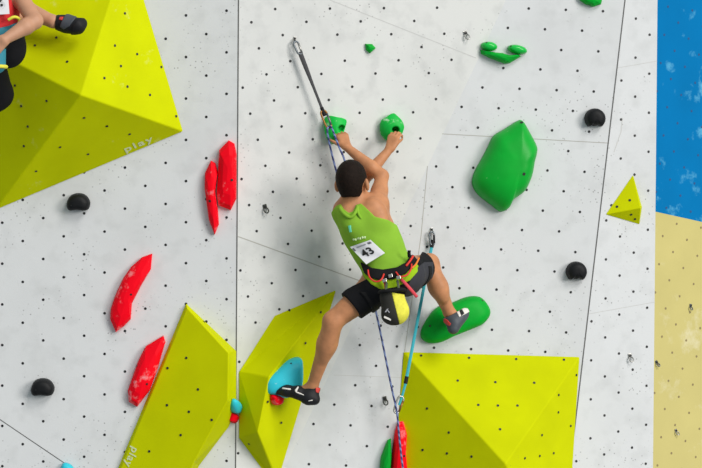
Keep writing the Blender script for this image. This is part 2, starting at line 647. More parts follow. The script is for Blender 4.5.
vol3 = volume('leaning lime volume with a long ridge under the climber in green\'s left foot', PL_B,
              [(337, 289), (274, 315), (238.5, 372), (238.5, 438), (266, 476), (278, 482), (308, 382)],
              [(269, 377, 0.17), (257.5, 432, 0.165)],
              [(0, 1, 2, 7), (2, 3, 8, 7), (3, 4, 5, 8), (0, 7, 8, 5, 6)],
              [(225 + x / 2.49, 280 + y / 2.49) for (x, y) in ((58, 205), (130, 128), (200, 157), (160, 75), (140, 355), (60, 408), (238, 80), (106, 303))], M['lime'])
s = 1 / 3.164
vol4 = volume('wide lime pyramid volume at the bottom edge, right of the hanging rope', PL_C,
              [(403, 351.5), (580, 356.5), (566, 575), (386, 572)], [(505.5, 464, 0.40)],
              [(0, 1, 4), (1, 2, 4), (2, 3, 4), (3, 0, 4)],
              [(380 + x * s, 320 + y * s) for (x, y) in ((130, 113), (282, 120), (431, 124), (582, 126), (246, 192), (365, 197), (488, 199), (311, 269), (373, 271), (435, 271), (149, 280),
                                                         (380, 346), (218, 356), (135, 411), (212, 422), (290, 432), (564, 292), (603, 335), (512, 364), (458, 437), (505, 430), (549, 421), (621, 174), (565, 237))], M['lime'])
vol5 = volume('small lime triangular volume on the narrow white panel beside the blue wall', PL_E,
              [(633, 174.5), (605.5, 214.5), (639.5, 224.5), (642, 207)], [(640.5, 208, 0.07)],
              [(0, 1, 4), (1, 2, 4), (2, 3, 4), (3, 0, 4)],
              [(560 + x / 3.12, 150 + y / 3.12) for (x, y) in ((218, 157), (178, 177), (160, 172), (222, 201), (234, 215))], M['lime'], bev=0.003)
# stencilled lettering on two volumes
h0, h1 = cast(123, 151.5), cast(155, 138)
xd = h1.p - h0.p
hm_ = cast(138.0, 144.2)
text_mesh('lettering', 'play', 0.062, hm_.p, xd, np.cross(hm_.n, xd), hm_.n, M['print'], vol1, 0.0012, 1.25, wide=1.35)
h0, h1 = cast(138, 441), cast(127, 466)
xd = h1.p - h0.p
hm_ = cast(131.5, 457)
text_mesh('lettering', 'play', 0.062, hm_.p, xd, np.cross(hm_.n, xd), hm_.n, M['print'], vol2, 0.001, 1.15)


# ------------------------------------------------------------------ holds
def hold(label, outline, height, m, base_at=None, crest=None, smooth=True, profile=None, group=None, bolts=(), bolt_r=0.009, plane=None):
    cx = np.mean([q[0] for q in outline])
    cy = np.mean([q[1] for q in outline])
    pl = plane or cast(*(base_at or (cx, cy)))
    base = [pl.hit(*q) for q in outline]
    if smooth:
        base = spline(base, 5, True)
    base = np.array(base)
    cen = pl.hit(*(crest or (cx, cy)))
    prof = profile or ((1.0, 0.0), (1.0, 0.25), (0.93, 0.52), (0.80, 0.74), (0.60, 0.90), (0.35, 0.98), (0.12, 1.0))
    V, F = [], []
    n = len(base)
    for (sc, h) in prof:
        for p in base:
            V.append(cen + (p - cen) * sc + pl.n * (height * h + 0.0005))
    for r_ in range(len(prof) - 1):
        for i in range(n):
            j = (i + 1) % n
            F.append((r_ * n + i, r_ * n + j, (r_ + 1) * n + j, (r_ + 1) * n + i))
    F.append(tuple(range(n - 1, -1, -1)))
    F.append(tuple((len(prof) - 1) * n + i for i in range(n)))
    loc = base.mean(axis=0)
    if bolts:
        root = empty('climbing_hold', loc.tolist())
        body = link_mesh('body', V, F, m, root, smooth)
        fix_normals(body)
        vv = np.array(V)
        for (bx, by) in bolts:
            tgt = ray(bx, by)
            bvh = [(tri) for tri in ()]
            # height of the dome under this pixel
            best = None
            for f in F[:-2]:
                for tri in ((f[0], f[1], f[2]), (f[0], f[2], f[3])):
                    a, b, c = vv[tri[0]], vv[tri[1]], vv[tri[2]]
                    e1, e2 = b - a, c - a
                    q = np.cross(tgt, e2)
                    det = np.dot(e1, q)
                    if abs(det) < 1e-14:
                        continue
                    s_ = CAM - a
                    u = np.dot(s_, q) / det
                    w = np.cross(s_, e1)
                    v = np.dot(tgt, w) / det
                    if u < 0 or v < 0 or u + v > 1:
                        continue
                    t = np.dot(e2, w) / det
                    if best is None or t < best[0]:
                        nn = np.cross(e1, e2)
                        nn /= np.linalg.norm(nn)
                        best = (t, nn if nn[1] < 0 else -nn)
            if best is None:
                continue
            p = CAM + tgt * best[0]
            nn = best[1]
            mbb = MB()
            mbb.tube([p - nn * 0.006, p + nn * 0.0015], bolt_r, 10)
            mbb.build('bolt', M['bolt'], root)
    else:
        root = link_mesh('climbing_hold', V, F, m, None, smooth)
        fix_normals(root)
    tag(root, label, 'climbing hold', group)
    return root


FAC = ((1.0, 0.0), (0.99, 0.32), (0.86, 0.66), (0.58, 0.90), (0.24, 1.0))
RG = 'red plate holds on the left panel'
hold('narrow red banana hold, left one of the touching pair by the vertical joint',
     [(211, 160.5), (205, 173), (204.7, 188), (207, 205), (209, 220), (214.8, 234.5), (219, 224), (218, 210), (215.5, 191), (218, 172), (215.5, 163)], 0.055, M['red'],
     crest=(212.5, 196), smooth=False, profile=FAC, group=RG, bolts=[(209.8, 201)], bolt_r=0.007)
hold('broad red plate hold tight against the vertical wall joint, right one of a pair',
     [(228.8, 140.3), (219, 150), (218.2, 169), (216.7, 195), (218.6, 205.5), (230.8, 210), (236.3, 199), (236.6, 172), (236.6, 154), (234.6, 143.5)], 0.07, M['red'],
     crest=(231, 172), smooth=False, profile=FAC, group=RG, bolts=[(232, 180)], bolt_r=0.007)
hold('long chalked red hold leaning right, alone on the left white panel',
     [(152.3, 253.5), (142.3, 257), (131, 267), (123, 278.5), (115, 296), (110.8, 309), (110.4, 319), (116, 332), (124, 326), (130.8, 319), (132, 303.5), (142, 284), (151, 269)], 0.065, M['red'],
     crest=(129, 293), smooth=False, profile=FAC, group=RG, bolts=[(131, 294.5)], bolt_r=0.006)
hold('chalked red hold beside the upper left edge of the tall lime wedge',
     [(163.5, 335.4), (146, 346), (141, 355), (136.5, 365), (128, 390), (129, 401.5), (137.3, 406.5), (150, 390), (157, 371), (165.5, 342)], 0.065, M['red'],
     crest=(145, 373), smooth=False, profile=FAC, group=RG, bolts=[(137, 366), (147, 384)], bolt_r=0.006, plane=PL_A)
hold('red chalk-streaked hold at the bottom edge behind the rope',
     [(402.4, 420.5), (397.7, 421.4), (394.8, 431), (391.5, 455), (390.5, 470), (393, 500), (403, 502), (406.5, 468), (405, 451), (406, 431)], 0.08, M['red'],
     crest=(401, 460), smooth=False, profile=FAC, plane=PL_C, bolts=[(404.5, 456)], bolt_r=0.006)
hold('dark green hold at the bottom edge, left of the red one by the rope',
     [(390.5, 438.4), (387.3, 440), (384, 448), (380.7, 457), (379.6, 469), (382, 500), (389.5, 500), (390, 468), (391, 455)], 0.06, M['green'],
     crest=(386, 468), smooth=False, profile=FAC, plane=PL_C)
hold('big rounded green slab hold alone on the middle panel, shiny chalked right edge',
     [(521.6, 120.6), (516, 121.5), (504, 129), (493, 136), (487, 147.6), (481, 159), (474, 172), (471.8, 184), (477.6, 194.6), (490.6, 205), (500, 211.5), (507, 208.7), (511.7, 200.5),
      (523.5, 191), (530.5, 176), (533.3, 162), (535.7, 152), (535.2, 145), (528, 131)], 0.14, M['green_slab'], crest=(515, 165),
     bolts=[(524, 174), (521.5, 122.5)], profile=((1, 0), (0.995, 0.18), (0.97, 0.40), (0.88, 0.62), (0.72, 0.82), (0.50, 0.95), (0.25, 1.0), (0.08, 1.0)))
gf = [(473.5, 296), (464, 297.6), (452, 302.5), (435.8, 308), (425.3, 321), (420.6, 331.7), (421.7, 338.7), (428.8, 343), (440.5, 342), (454.6, 335.5), (473.5, 328), (482.8, 323.4), (489.4, 315), (488.7, 307), (481.7, 298)]
hold('long green foothold under the climber in green\'s right shoe', gf, 0.085, M['green'], crest=(458, 319),
     bolts=[(482.5, 300.5), (430, 326)], bolt_r=0.006, profile=((1, 0), (0.99, 0.3), (0.92, 0.62), (0.78, 0.84), (0.55, 0.96), (0.25, 1.0), (0.08, 1.0)))
hold('green wide V-shaped ledge hold, under two small green knobs',
     [(480, 49.8), (481, 54), (490, 58.4), (504.4, 63.7), (509, 63.4), (521, 56.3), (517.5, 54.6), (508, 55.2), (502, 53), (498, 52.8), (488, 51.4)], 0.06, M['green'],
     smooth=False, profile=FAC, crest=(502, 57), plane=PL_C)


def oval(cx, cy, a, b, rot=0, n=10):
    r_ = math.radians(rot)
    return [(cx + a * math.cos(t) * math.cos(r_) - b * math.sin(t) * math.sin(r_), cy + a * math.cos(t) * math.sin(r_) + b * math.sin(t) * math.cos(r_))
            for t in [2 * math.pi * i / n for i in range(n)]]


hold('small green knob hold, left of the two above the V-shaped green ledge', oval(488.7, 46.4, 8.3, 4.7, 6), 0.05, M['green_gloss'], crest=(488, 46), plane=PL_C, bolts=[(486.6, 42.6)], bolt_r=0.005)
hold('small green knob hold, right of the two above the V-shaped green ledge', oval(517, 49.6, 9.8, 4.6, 12), 0.05, M['green_gloss'], crest=(516, 49), plane=PL_C, bolts=[(511, 46.2)], bolt_r=0.005)
hold('tiny green pointed foothold above the climber in green', [(365, 43.8), (371.7, 44), (375.3, 48), (369.6, 53.2), (365.8, 50)], 0.03, M['green'], smooth=False, profile=FAC, bolts=[(370.5, 48.5)], bolt_r=0.004)
hold('green hold cut off by the top edge of the photo', [(577, -6), (586, -11), (598, -10), (602, -2), (600.5, 4.5), (593, 7), (585, 4.3), (579, 0)], 0.05, M['green'], smooth=False, profile=FAC, plane=PL_C, bolts=[(589.5, 4.8)], bolt_r=0.005)
BP = ((1, 0), (1.0, 0.3), (0.95, 0.58), (0.84, 0.80), (0.62, 0.94), (0.32, 1.0), (0.1, 1.0))
BG = 'round black holds with a cut bottom lip'
bl = [(67, 203.5), (69.4, 197), (74, 193.8), (79, 193), (84, 194), (87.8, 196.9), (90.4, 202.4), (88.8, 208.6), (84.4, 210.3), (77, 209.6), (70.5, 210.2), (67.8, 208.2)]
hold('black rounded hold just under the huge upper left lime pyramid', bl, 0.075, M['black'], group=BG, profile=BP, crest=(79, 202), plane=PL_A, bolts=[(71.2, 205.5)], bolt_r=0.004)
hold('black rounded hold low on the left panel near the slanting joint',
     [(x - 35.7, y + 185) if y < 208 else (x - 35.7, y + 184.8) for (x, y) in bl], 0.075, M['black'], group=BG, profile=BP, crest=(43, 387), plane=PL_A, bolts=[(35.8, 390)], bolt_r=0.004)


def scallop(cx, cy, r):
    out = []
    for i in range(14):
        a = math.radians(128 + i * (284 / 13))
        out.append((cx + r * math.cos(a), cy + r * math.sin(a)))
    out += [(cx + r * 0.25, cy + r * 0.66), (cx - r * 0.05, cy + r * 0.74), (cx - r * 0.35, cy + r * 0.64)]
    return out


hold('black round hold high on the middle panel near the right joint', scallop(594.3, 118.6, 10.2), 0.07, M['black'], group=BG, profile=BP, crest=(594, 117), bolts=[(588.8, 122), (594, 125)], bolt_r=0.003)
hold('black round hold halfway up, left of the small lime triangle', scallop(575.7, 271.6, 10.2), 0.07, M['black'], group=BG, profile=BP, crest=(575.7, 270), bolts=[(569.6, 275.5)], bolt_r=0.003)
cyan_pl = cast(288, 377)
cyan_pl.n = PL_B.n
cyan_pl.p = cyan_pl.p - PL_B.n * 0.03
hold('big pale blue wedge hold on the leaning lime volume by the left shoe',
     [(288 + (x - 288) * 1.06 - 4.2, 377 + (y - 377) * 1.04) for (x, y) in [(300.8, 357.5), (290.8, 359.2), (278.8, 367.6), (267.7, 377), (265.3, 383), (267.7, 390.7), (277, 393.6), (287, 396), (299.5, 390), (303, 379.6), (303, 361)]], 0.115, M['cyan'],
     plane=cyan_pl, crest=(288, 379), profile=((1, 0), (0.99, 0.4), (0.93, 0.72), (0.80, 0.90), (0.55, 0.98), (0.2, 1.0)), bolts=[(291, 363.5), (271.6, 375)], bolt_r=0.005)
hold('small pink red hold just below the pale blue wedge hold', [(271, 394.5), (280.5, 394.5), (280, 401.5), (276, 404.3), (272.3, 404), (270.5, 399)], 0.04, M['red'], base_at=(275, 399), profile=BP)
hold('tiny pale blue hold on the right tip of the tall lime wedge', [(233, 398.5), (237, 401), (239, 407), (236, 412), (231.5, 411.5), (230.5, 405)], 0.035, M['cyan'], base_at=(233, 406), profile=BP)
hold('tiny pink red hold below the tiny pale blue one, tall lime wedge', [(231.5, 413), (236, 413), (237.8, 418), (232.5, 424.5), (229.3, 420)], 0.03, M['red'], base_at=(232, 418), smooth=False, profile=FAC)
hold('pale blue hold peeking in at the bottom edge of the left panel', [(62, 465), (66, 462.5), (72.5, 466), (76, 475), (70, 484), (60, 478)], 0.045, M['cyan'], plane=PL_A, profile=BP)


# ------------------------------------------------------------------ signed-distance sculpting
class Vol:
    def __init__(self, pts, pad, h):
        pts = np.array(pts)
        self.h = h
        self.lo = pts.min(axis=0) - pad
        n = np.ceil((pts.max(axis=0) + pad - self.lo) / h).astype(int) + 1
        self.ax = [self.lo[i] + h * np.arange(n[i]) for i in range(3)]
        self.F = np.full(n, 0.3, np.float32)

    def win(self, lo, hi):
        sl = []
        for i in range(3):
            a = max(0, int((lo[i] - self.lo[i]) / self.h) - 1)
            b = min(len(self.ax[i]), int((hi[i] - self.lo[i]) / self.h) + 3)
            if b <= a:
                return None
            sl.append(slice(a, b))
        g = np.meshgrid(*[self.ax[i][sl[i]] for i in range(3)], indexing='ij')
        return tuple(sl), np.stack(g, -1).astype(np.float32)

    def join(self, sl, val, k):
        A = self.F[sl]
        if k <= 0:
            self.F[sl] = np.minimum(A, val)
        else:
            hh = np.clip(k - np.abs(A - val), 0, None) / k
            self.F[sl] = np.minimum(A, val) - hh * hh * k * 0.25

    def cone(self, a, b, ra, rb, k=0.02, cut=None, off=0.0):
        a, b = np.array(a, np.float32), np.array(b, np.float32)
        R = max(ra, rb) + off + max(k, 0.02)
        w = self.win(np.minimum(a, b) - R, np.maximum(a, b) + R)
        if w is None:
            return self
        sl, X = w
        ab = b - a
        t = np.clip(((X - a) @ ab) / max(float(ab @ ab), 1e-9), 0, 1)
        d = np.linalg.norm(X - a - t[..., None] * ab, axis=-1) - (ra + (rb - ra) * t + off)
        if cut is not None:
            for (p, n) in cut:
                n = np.array(n, np.float32) / np.linalg.norm(n)
                d = np.maximum(d, (X - np.array(p, np.float32)) @ n)
        self.join(sl, d, k)
        return self

    def ell(self, c, R, ax, k=0.02, off=0.0, cut=None):
        c = np.array(c, np.float32)
        ax = np.array(ax, np.float32) + off
        R = np.array(R, np.float32)
        r = float(max(ax)) + max(k, 0.02)
        w = self.win(c - r, c + r)
        if w is None:
            return self
        sl, X = w
        q = (X - c) @ R.T
        k0 = np.linalg.norm(q / ax, axis=-1)
        k1 = np.linalg.norm(q / (ax * ax), axis=-1)
        d = k0 * (k0 - 1) / np.maximum(k1, 1e-6)
        if cut is not None:
            for (p, n) in cut:
                n = np.array(n, np.float32) / np.linalg.norm(n)
                d = np.maximum(d, (X - np.array(p, np.float32)) @ n)
        self.join(sl, d, k)
        return self

    def carve(self, a, b, ra, rb, k=0.008):
        a, b = np.array(a, np.float32), np.array(b, np.float32)
        R = max(ra, rb) + 0.03
        sl, X = self.win(np.minimum(a, b) - R, np.maximum(a, b) + R)
        ab = b - a
        t = np.clip(((X - a) @ ab) / max(float(ab @ ab), 1e-9), 0, 1)
        d = (ra + (rb - ra) * t) - np.linalg.norm(X - a - t[..., None] * ab, axis=-1)
        A = self.F[sl]
        hh = np.clip(k - np.abs(A - d), 0, None) / k
        self.F[sl] = np.maximum(A, d) + hh * hh * k * 0.25
        return self

    def cut(self, p, n):
        """keep the side the normal points away from"""
        n = np.array(n, float) / np.linalg.norm(n)
        g = np.meshgrid(*self.ax, indexing='ij', sparse=True)
        self.F = np.maximum(self.F, ((g[0] - p[0]) * n[0] + (g[1] - p[1]) * n[1] + (g[2] - p[2]) * n[2]).astype(np.float32))
        return self

    def prism(self, poly, d):
        """keep what lies inside an outline given in the x-z plane"""
        q = np.array([P(x, y, d)[[0, 2]] for (x, y) in poly])
        X, Z = np.meshgrid(self.ax[0], self.ax[2], indexing='ij')
        D = np.full(X.shape, 1e9)
        S = np.ones(X.shape, bool)
        n = len(q)
        for i in range(n):
            a, b = q[i], q[(i + 1) % n]
            e = b - a
            wx, wz = X - a[0], Z - a[1]
            t = np.clip((wx * e[0] + wz * e[1]) / (e @ e), 0, 1)
            D = np.minimum(D, (wx - e[0] * t) ** 2 + (wz - e[1] * t) ** 2)
            c1 = (a[1] > Z) != (b[1] > Z)
            with np.errstate(divide='ignore', invalid='ignore'):
                xi = (b[0] - a[0]) * (Z - a[1]) / (b[1] - a[1]) + a[0]
            S ^= (c1 & (X < xi))
        D = np.sqrt(D) * np.where(S, 1, -1)
        self.F = np.maximum(self.F, D[:, None, :].astype(np.float32))
        return self

    def mesh(self):
        F = self.F.astype(np.float64)
        F[F == 0] = 1e-7
        for ax in range(3):
            idx = [slice(None)] * 3
            for e in (0, -1):
                idx[ax] = e
                F[tuple(idx)] = np.maximum(F[tuple(idx)], 1e-4)
        ins = F < 0
        c = ins[:-1, :-1, :-1].astype(np.int8)
        tot = np.zeros_like(c)
        offs = [(i, j, k) for i in (0, 1) for j in (0, 1) for k in (0, 1)]
        n0, n1, n2 = F.shape
        for (i, j, k) in offs:
            tot += ins[i:n0 - 1 + i, j:n1 - 1 + j, k:n2 - 1 + k]
        act = (tot > 0) & (tot < 8)
        I = np.argwhere(act)
        idmap = np.full(act.shape, -1, np.int64)
        idmap[act] = np.arange(len(I))
        vals = np.stack([F[I[:, 0] + i, I[:, 1] + j, I[:, 2] + k] for (i, j, k) in offs], 1)
        acc = np.zeros((len(I), 3))
        cnt = np.zeros(len(I))
        for a in range(8):
            for b in range(a + 1, 8):
                da = np.array(offs[b]) - np.array(offs[a])
                if np.abs(da).sum() != 1:
                    continue
                va, vb = vals[:, a], vals[:, b]
                mk = (va < 0) != (vb < 0)
                t = np.where(mk, va / np.where(mk, va - vb, 1), 0)
                acc += np.where(mk[:, None], np.array(offs[a]) + t[:, None] * da, 0)
                cnt += mk
        V = self.lo + (I + acc / cnt[:, None]) * self.h
        faces = []
        for ax in range(3):
            s0 = [slice(None)] * 3
            s1 = [slice(None)] * 3
            s0[ax] = slice(0, -1)
            s1[ax] = slice(1, None)
            A, B = ins[tuple(s0)], ins[tuple(s1)]
            E = np.argwhere(A != B)
            flip = A[E[:, 0], E[:, 1], E[:, 2]]
            o1, o2 = (ax + 1) % 3, (ax + 2) % 3
            ok = (E[:, o1] > 0) & (E[:, o2] > 0) & (E[:, o1] < act.shape[o1]) & (E[:, o2] < act.shape[o2])
            E, flip = E[ok], flip[ok]
            q = []
            for (u, v) in ((1, 1), (0, 1), (0, 0), (1, 0)):
                J = E.copy()
                J[:, o1] -= u
                J[:, o2] -= v
                q.append(idmap[J[:, 0], J[:, 1], J[:, 2]])
            q = np.stack(q, 1)
            q[~flip] = q[~flip][:, ::-1]
            faces.append(q)
        Fa = np.concatenate(faces)
        Fa = Fa[(Fa >= 0).all(axis=1)]
        return V, Fa

    def build(self, name, m, parent=None, smooth=True):
        V, Fa = self.mesh()
        return link_mesh(name, V, Fa.tolist(), m, parent, smooth)


def unit(v):
    v = np.array(v, float)
    return v / np.linalg.norm(v)


def frame(u, v):
    """rows: u, v orthogonalised, u x v"""
    u = unit(u)
    v = np.array(v, float)
    v = unit(v - u * np.dot(u, v))
    return np.array([u, v, np.cross(u, v)])


# pocket holds the climber hangs from
def pocket_hold(label, outline, height, pocket, pr, m, bolts, into=(0.0, 1.0, 0.25)):
    cx = np.mean([q[0] for q in outline])
    cy = np.mean([q[1] for q in outline])
    pl = cast(cx, cy)
    cen = pl.hit(cx, cy)
    pts = [pl.hit(*q) for q in outline] + [cen + pl.n * height * 1.3]
    v = Vol(pts, 0.03, 0.0028)
    a = np.linalg.norm(pl.hit(cx + 1, cy) - cen)
    R = frame([1, 0, 0], [0, 0, 1])
    wd = max(q[0] for q in outline) - min(q[0] for q in outline)
    hd = max(q[1] for q in outline) - min(q[1] for q in outline)
    v.ell(cen, frame(np.cross(pl.n, [0, 0, 1.0]), [0, 0, 1]), (a * wd * 0.62, a * hd * 0.62, height), 0.0)
    d0 = DIST - (cen[1] + DIST)
    v.prism(outline, -cen[1])
    v.cut(cen, -pl.n)
    pp = P(pocket[0], pocket[1], -cen[1] + height * 1.1)
    v.carve(pp, pp + unit(into) * height * 0.85, pr, pr * 0.8, 0.012)
    root = empty('climbing_hold', cen.tolist())
    v.build('body', m, root)
    tag(root, label, 'climbing hold', 'green pocket holds under the hands')
    for (bx, by) in bolts:
        p = pl.hit(bx, by, 0.012)
        mbb = MB()
        mbb.tube([p, p + pl.n * 0.03], 0.005, 8)
        mbb.build('bolt', M['bolt'], root)
    return root


pocket_hold('green pocket hold on the left, gripped by the right hand beside the carabiner',
            spline([np.array(q, float) for q in [(324.5, 119), (329, 116), (337, 117.5), (346.3, 120), (345.4, 127), (343, 134), (338, 139), (334.5, 144), (328, 141), (324.2, 130)]], 3, True),
            0.085, (341.5, 129.5), 0.019, M['green_chalk'], [])
pocket_hold('round green pocket hold on the right, gripped by the left hand',
            spline([np.array(q, float) for q in [(381, 121), (386, 117.5), (393, 113.5), (398, 117), (402, 121.5), (404, 127.5), (401.5, 135), (397, 140), (389, 141.3), (383, 138), (379.7, 131)]], 3, True),
            0.085, (395.5, 131), 0.021, M['green_chalk'], [])


# ------------------------------------------------------------------ people
def hand(v, wrist, palm_dir, back, width_dir, hs=1.0, curl=(25, 55, 40), spread=0.05, thumb_side=1, thumb_curl=20, thumb_open=0.78):
    """palm, four bent fingers of different lengths, and a thumb leaving the palm's side near its base.
    back: direction the back of the hand faces; fingers curl away from it."""
    f = unit(palm_dir)
    w = unit(np.array(width_dir) - f * np.dot(f, width_dir))
    b = np.cross(f, w)
    if np.dot(b, back) < 0:
        b = -b
    wr = np.array(wrist)
    L = 0.088 * hs
    for i, t in enumerate((-0.030, -0.010, 0.010, 0.030)):
        v.cone(wr + w * t * 0.55 * hs + f * 0.006, wr + w * t * hs + f * L * (1.0 - abs(t + 0.006) * 1.6), 0.0150 * hs, 0.0120 * hs, 0.014)
    lens = (0.038, 0.045, 0.043, 0.034)
    for i, t in enumerate((-0.031, -0.0105, 0.0105, 0.030)):
        tt = t * thumb_side * -1
        d = unit(f + w * tt * spread * 30)
        p = wr + w * tt * hs + f * L * (1.0 - abs(t + 0.006) * 1.6)
        ang = 0.0
        for j in range(3):
            ang += math.radians(curl[j] + (3 if i in (0, 3) else 0))
            dd = d * math.cos(ang) - b * math.sin(ang)
            l = lens[i] * hs * (1.0, 0.68, 0.55)[j]
            q = p + dd * l
            v.cone(p, q, (0.0098, 0.0088, 0.0080)[j] * hs, (0.0088, 0.0080, 0.0068)[j] * hs, 0.0045)
            p = q
    # thumb
    d = unit(f * 0.62 + w * thumb_side * thumb_open - b * 0.15)
    p = wr + w * thumb_side * 0.022 * hs + f * 0.020 * hs
    q = p + d * 0.036 * hs
    v.cone(p, q, 0.0150 * hs, 0.0110 * hs, 0.010)
    d2 = unit(d + f * 0.55 - b * math.tan(math.radians(thumb_curl)))
    r = q + d2 * 0.032 * hs
    v.cone(q, r, 0.0108 * hs, 0.0095 * hs, 0.004)
    d3 = unit(d2 + f * 0.25 - b * 0.35)
    v.cone(r, r + d3 * 0.025 * hs, 0.0095 * hs, 0.0075 * hs, 0.004)


def head(v, hc, fwd, up):
    """cranium, jaw, nose, brow, lips and ears; returns the head frame"""
    f = unit(fwd)
    u = unit(np.array(up) - f * np.dot(f, up))
    r = np.cross(f, u)
    R = np.array([r, f, u])
    hc = np.array(hc)
    v.ell(hc + u * 0.018 - f * 0.008, R, (0.075, 0.096, 0.092), 0.02)
    v.ell(hc - u * 0.045 + f * 0.030, R, (0.058, 0.062, 0.072), 0.03)
    v.ell(hc - u * 0.092 + f * 0.066, R, (0.026, 0.020, 0.018), 0.02)      # chin
    v.cone(hc + f * 0.086 + u * 0.012, hc + f * 0.104 - u * 0.032, 0.008, 0.013, 0.012)  # nose
    for s_ in (-1, 1):
        v.cone(hc + f * 0.083 + u * 0.024 + r * 0.012 * s_, hc + f * 0.070 + u * 0.022 + r * 0.048 * s_, 0.009, 0.008, 0.012)  # brow
        v.ell(hc + f * 0.060 - u * 0.018 + r * 0.040 * s_, R, (0.020, 0.018, 0.018), 0.02)    # cheek
        Re = frame(r + f * 0.35 * s_ * -1, u)
        v.ell(hc + r * 0.083 * s_ - f * 0.006 - u * 0.022, frame(f - r * s_ * 0.45, u + f * -0.15), (0.019, 0.034, 0.013), 0.006)  # ear
    v.cone(hc + f * 0.088 - u * 0.058 - r * 0.018, hc + f * 0.088 - u * 0.058 + r * 0.018, 0.006, 0.006, 0.006)
    v.cone(hc + f * 0.086 - u * 0.070 - r * 0.014, hc + f * 0.086 - u * 0.070 + r * 0.014, 0.0065, 0.0065, 0.006)
    for s_ in (-1, 1):
        e = hc + f * 0.092 + u * 0.004 + r * 0.031 * s_
        v.carve(e, e - f * 0.012, 0.014, 0.010, 0.008)
    return R, r, f, u


def hair_cap(hc, R, r, f, u, m, parent, name='hair', low=0.085):
    hv = Vol([hc - np.array([0.14, 0.16, 0.15]), hc + np.array([0.14, 0.16, 0.16])], 0, 0.004)
    hv.ell(hc + u * 0.020 - f * 0.010, R, (0.081, 0.101, 0.097), 0)
    hv.ell(hc - u * 0.040 - f * 0.036, R, (0.058, 0.058, 0.072), 0.03)
    hv.cut(hc + f * 0.050 + u * 0.045, unit(f * 1.0 - u * 0.75))
    hv.cut(hc - u * low - f * 0.02, unit(-u - f * 0.25))
    for s_ in (-1, 1):
        c_ = hc + r * 0.095 * s_ + f * 0.004 - u * 0.036
        hv.carve(c_ - f * 0.010, c_ + f * 0.05 - u * 0.02, 0.040, 0.05, 0.008)
    return hv.build(name, m, parent)


def eyes(hc, r, f, u, parent):
    for s_ in (-1, 1):
        e = Vol([np.array(hc) + f * 0.08 + r * 0.031 * s_ + u * 0.004], 0.02, 0.0025)
        e.ell(np.array(hc) + f * 0.078 + r * 0.031 * s_ + u * 0.004, np.eye(3), (0.0125, 0.0125, 0.0125), 0)
        e.build('eye', M['eye'], parent)


# ---- the climber in green
RB = 0.0054
jt = dict(
    headc=P(352, 181, 0.25), neck=P(355, 206, 0.21),
    shL=P(345.5, 212, 0.20), elL=P(362, 181, 0.03), wrL=P(389.5, 149.5, -0.02),
    shR=P(377, 206, 0.20), elR=P(382, 176, 0.09), wrR=P(346.5, 147, 0.035),
    chest=P(365.5, 224, 0.20), waist=P(381, 254, 0.20), pel=P(391, 274, 0.19),
    hipL=P(379, 284, 0.19), knL=P(333, 321, 0.24), cfL=P(327, 343, 0.19), anL=P(312.5, 386, 0.075),
    hipR=P(406, 273, 0.18), knR=P(429.3, 263.5, -0.10), cfR=P(438, 287, -0.07), anR=P(449.5, 313, -0.14),
    toeL=P(277, 391, 0.02), heelL=P(314.5, 397, 0.07), toeR=P(465, 312.5, -0.19), heelR=P(453, 326, -0.09))
climber = empty('person', P(391, 274, 0.0).tolist())
tag(climber, 'climber in lime green vest and black shorts seen from behind, arms crossed on two holds', 'person')
uu = np.array([0.89, 0.0, 0.45])
vv_ = np.array([0.45, 0.0, -0.89])
RT = np.array([uu, [0, -1.0, 0], np.cross(uu, [0, -1.0, 0])])
RT2 = frame([0.98, 0.0, 0.20], [0, -1, 0])
TP = [  # torso pieces: centre, frame, semi-axes
    (jt['chest'], RT, (0.134, 0.105, 0.160)),
    (P(373, 238, 0.20), RT, (0.126, 0.10, 0.13)),
    (jt['waist'], RT, (0.124, 0.096, 0.13)),
    (jt['pel'], RT2, (0.128, 0.108, 0.105)),
]


def torso(v, off=0.0, k=0.05):
    for (c, R, ax) in TP:
        v.ell(c, R, ax, k, off)
    # shoulder blades and lats
    v.ell(P(352, 219, 0.28), RT, (0.055, 0.035, 0.08), 0.05, off)
    v.ell(P(376, 213, 0.28), RT, (0.055, 0.035, 0.08), 0.05, off)
    return v


def glutes(v, off=0.0):
    v.ell(P(380, 286, 0.245), np.eye(3), (0.084, 0.080, 0.088), 0.05, off)
    v.ell(P(404, 278, 0.245), np.eye(3), (0.084, 0.080, 0.088), 0.05, off)
    return v


def legs_thigh(v, off=0.0, cutL=None, cutR=None, k=0.04, rl=0.050, rr2=0.050):
    v.cone(jt['hipL'], jt['knL'], 0.090, rl, k, cutL, off)
    v.cone(jt['hipR'], jt['knR'], 0.092, rr2, k, cutR, off)
    return v


bv = Vol(list(jt.values()) + [P(340, 118, -0.1), P(395, 118, -0.15), P(351, 155, 0.3)], 0.11, 0.0052)
torso(bv)
glutes(bv)
legs_thigh(bv)
bv.cone(jt['shL'], jt['shR'], 0.056, 0.056, 0.05)
bv.cone(P(355, 208, 0.21), P(352, 190, 0.235), 0.062, 0.054, 0.04)
bv.cone(P(353, 200, 0.225), P(372, 205, 0.21), 0.035, 0.045, 0.04)
bv.cone(P(351, 200, 0.225), P(343, 210, 0.21), 0.035, 0.045, 0.04)
# arms
for s_ in 'LR':
    S, E, W = jt['sh' + s_], jt['el' + s_], jt['wr' + s_]
    bv.ell(S + (E - S) * 0.08, np.eye(3), (0.056, 0.056, 0.056), 0.03)
    mid = S + (E - S) * 0.5
    bv.cone(S, mid, 0.046, 0.043, 0.03)
    bv.cone(mid, E, 0.043, 0.034, 0.02)
    fm = E + (W - E) * 0.3
    bv.cone(E, fm, 0.034, 0.036, 0.02)
    bv.cone(fm, W, 0.036, 0.022, 0.015)
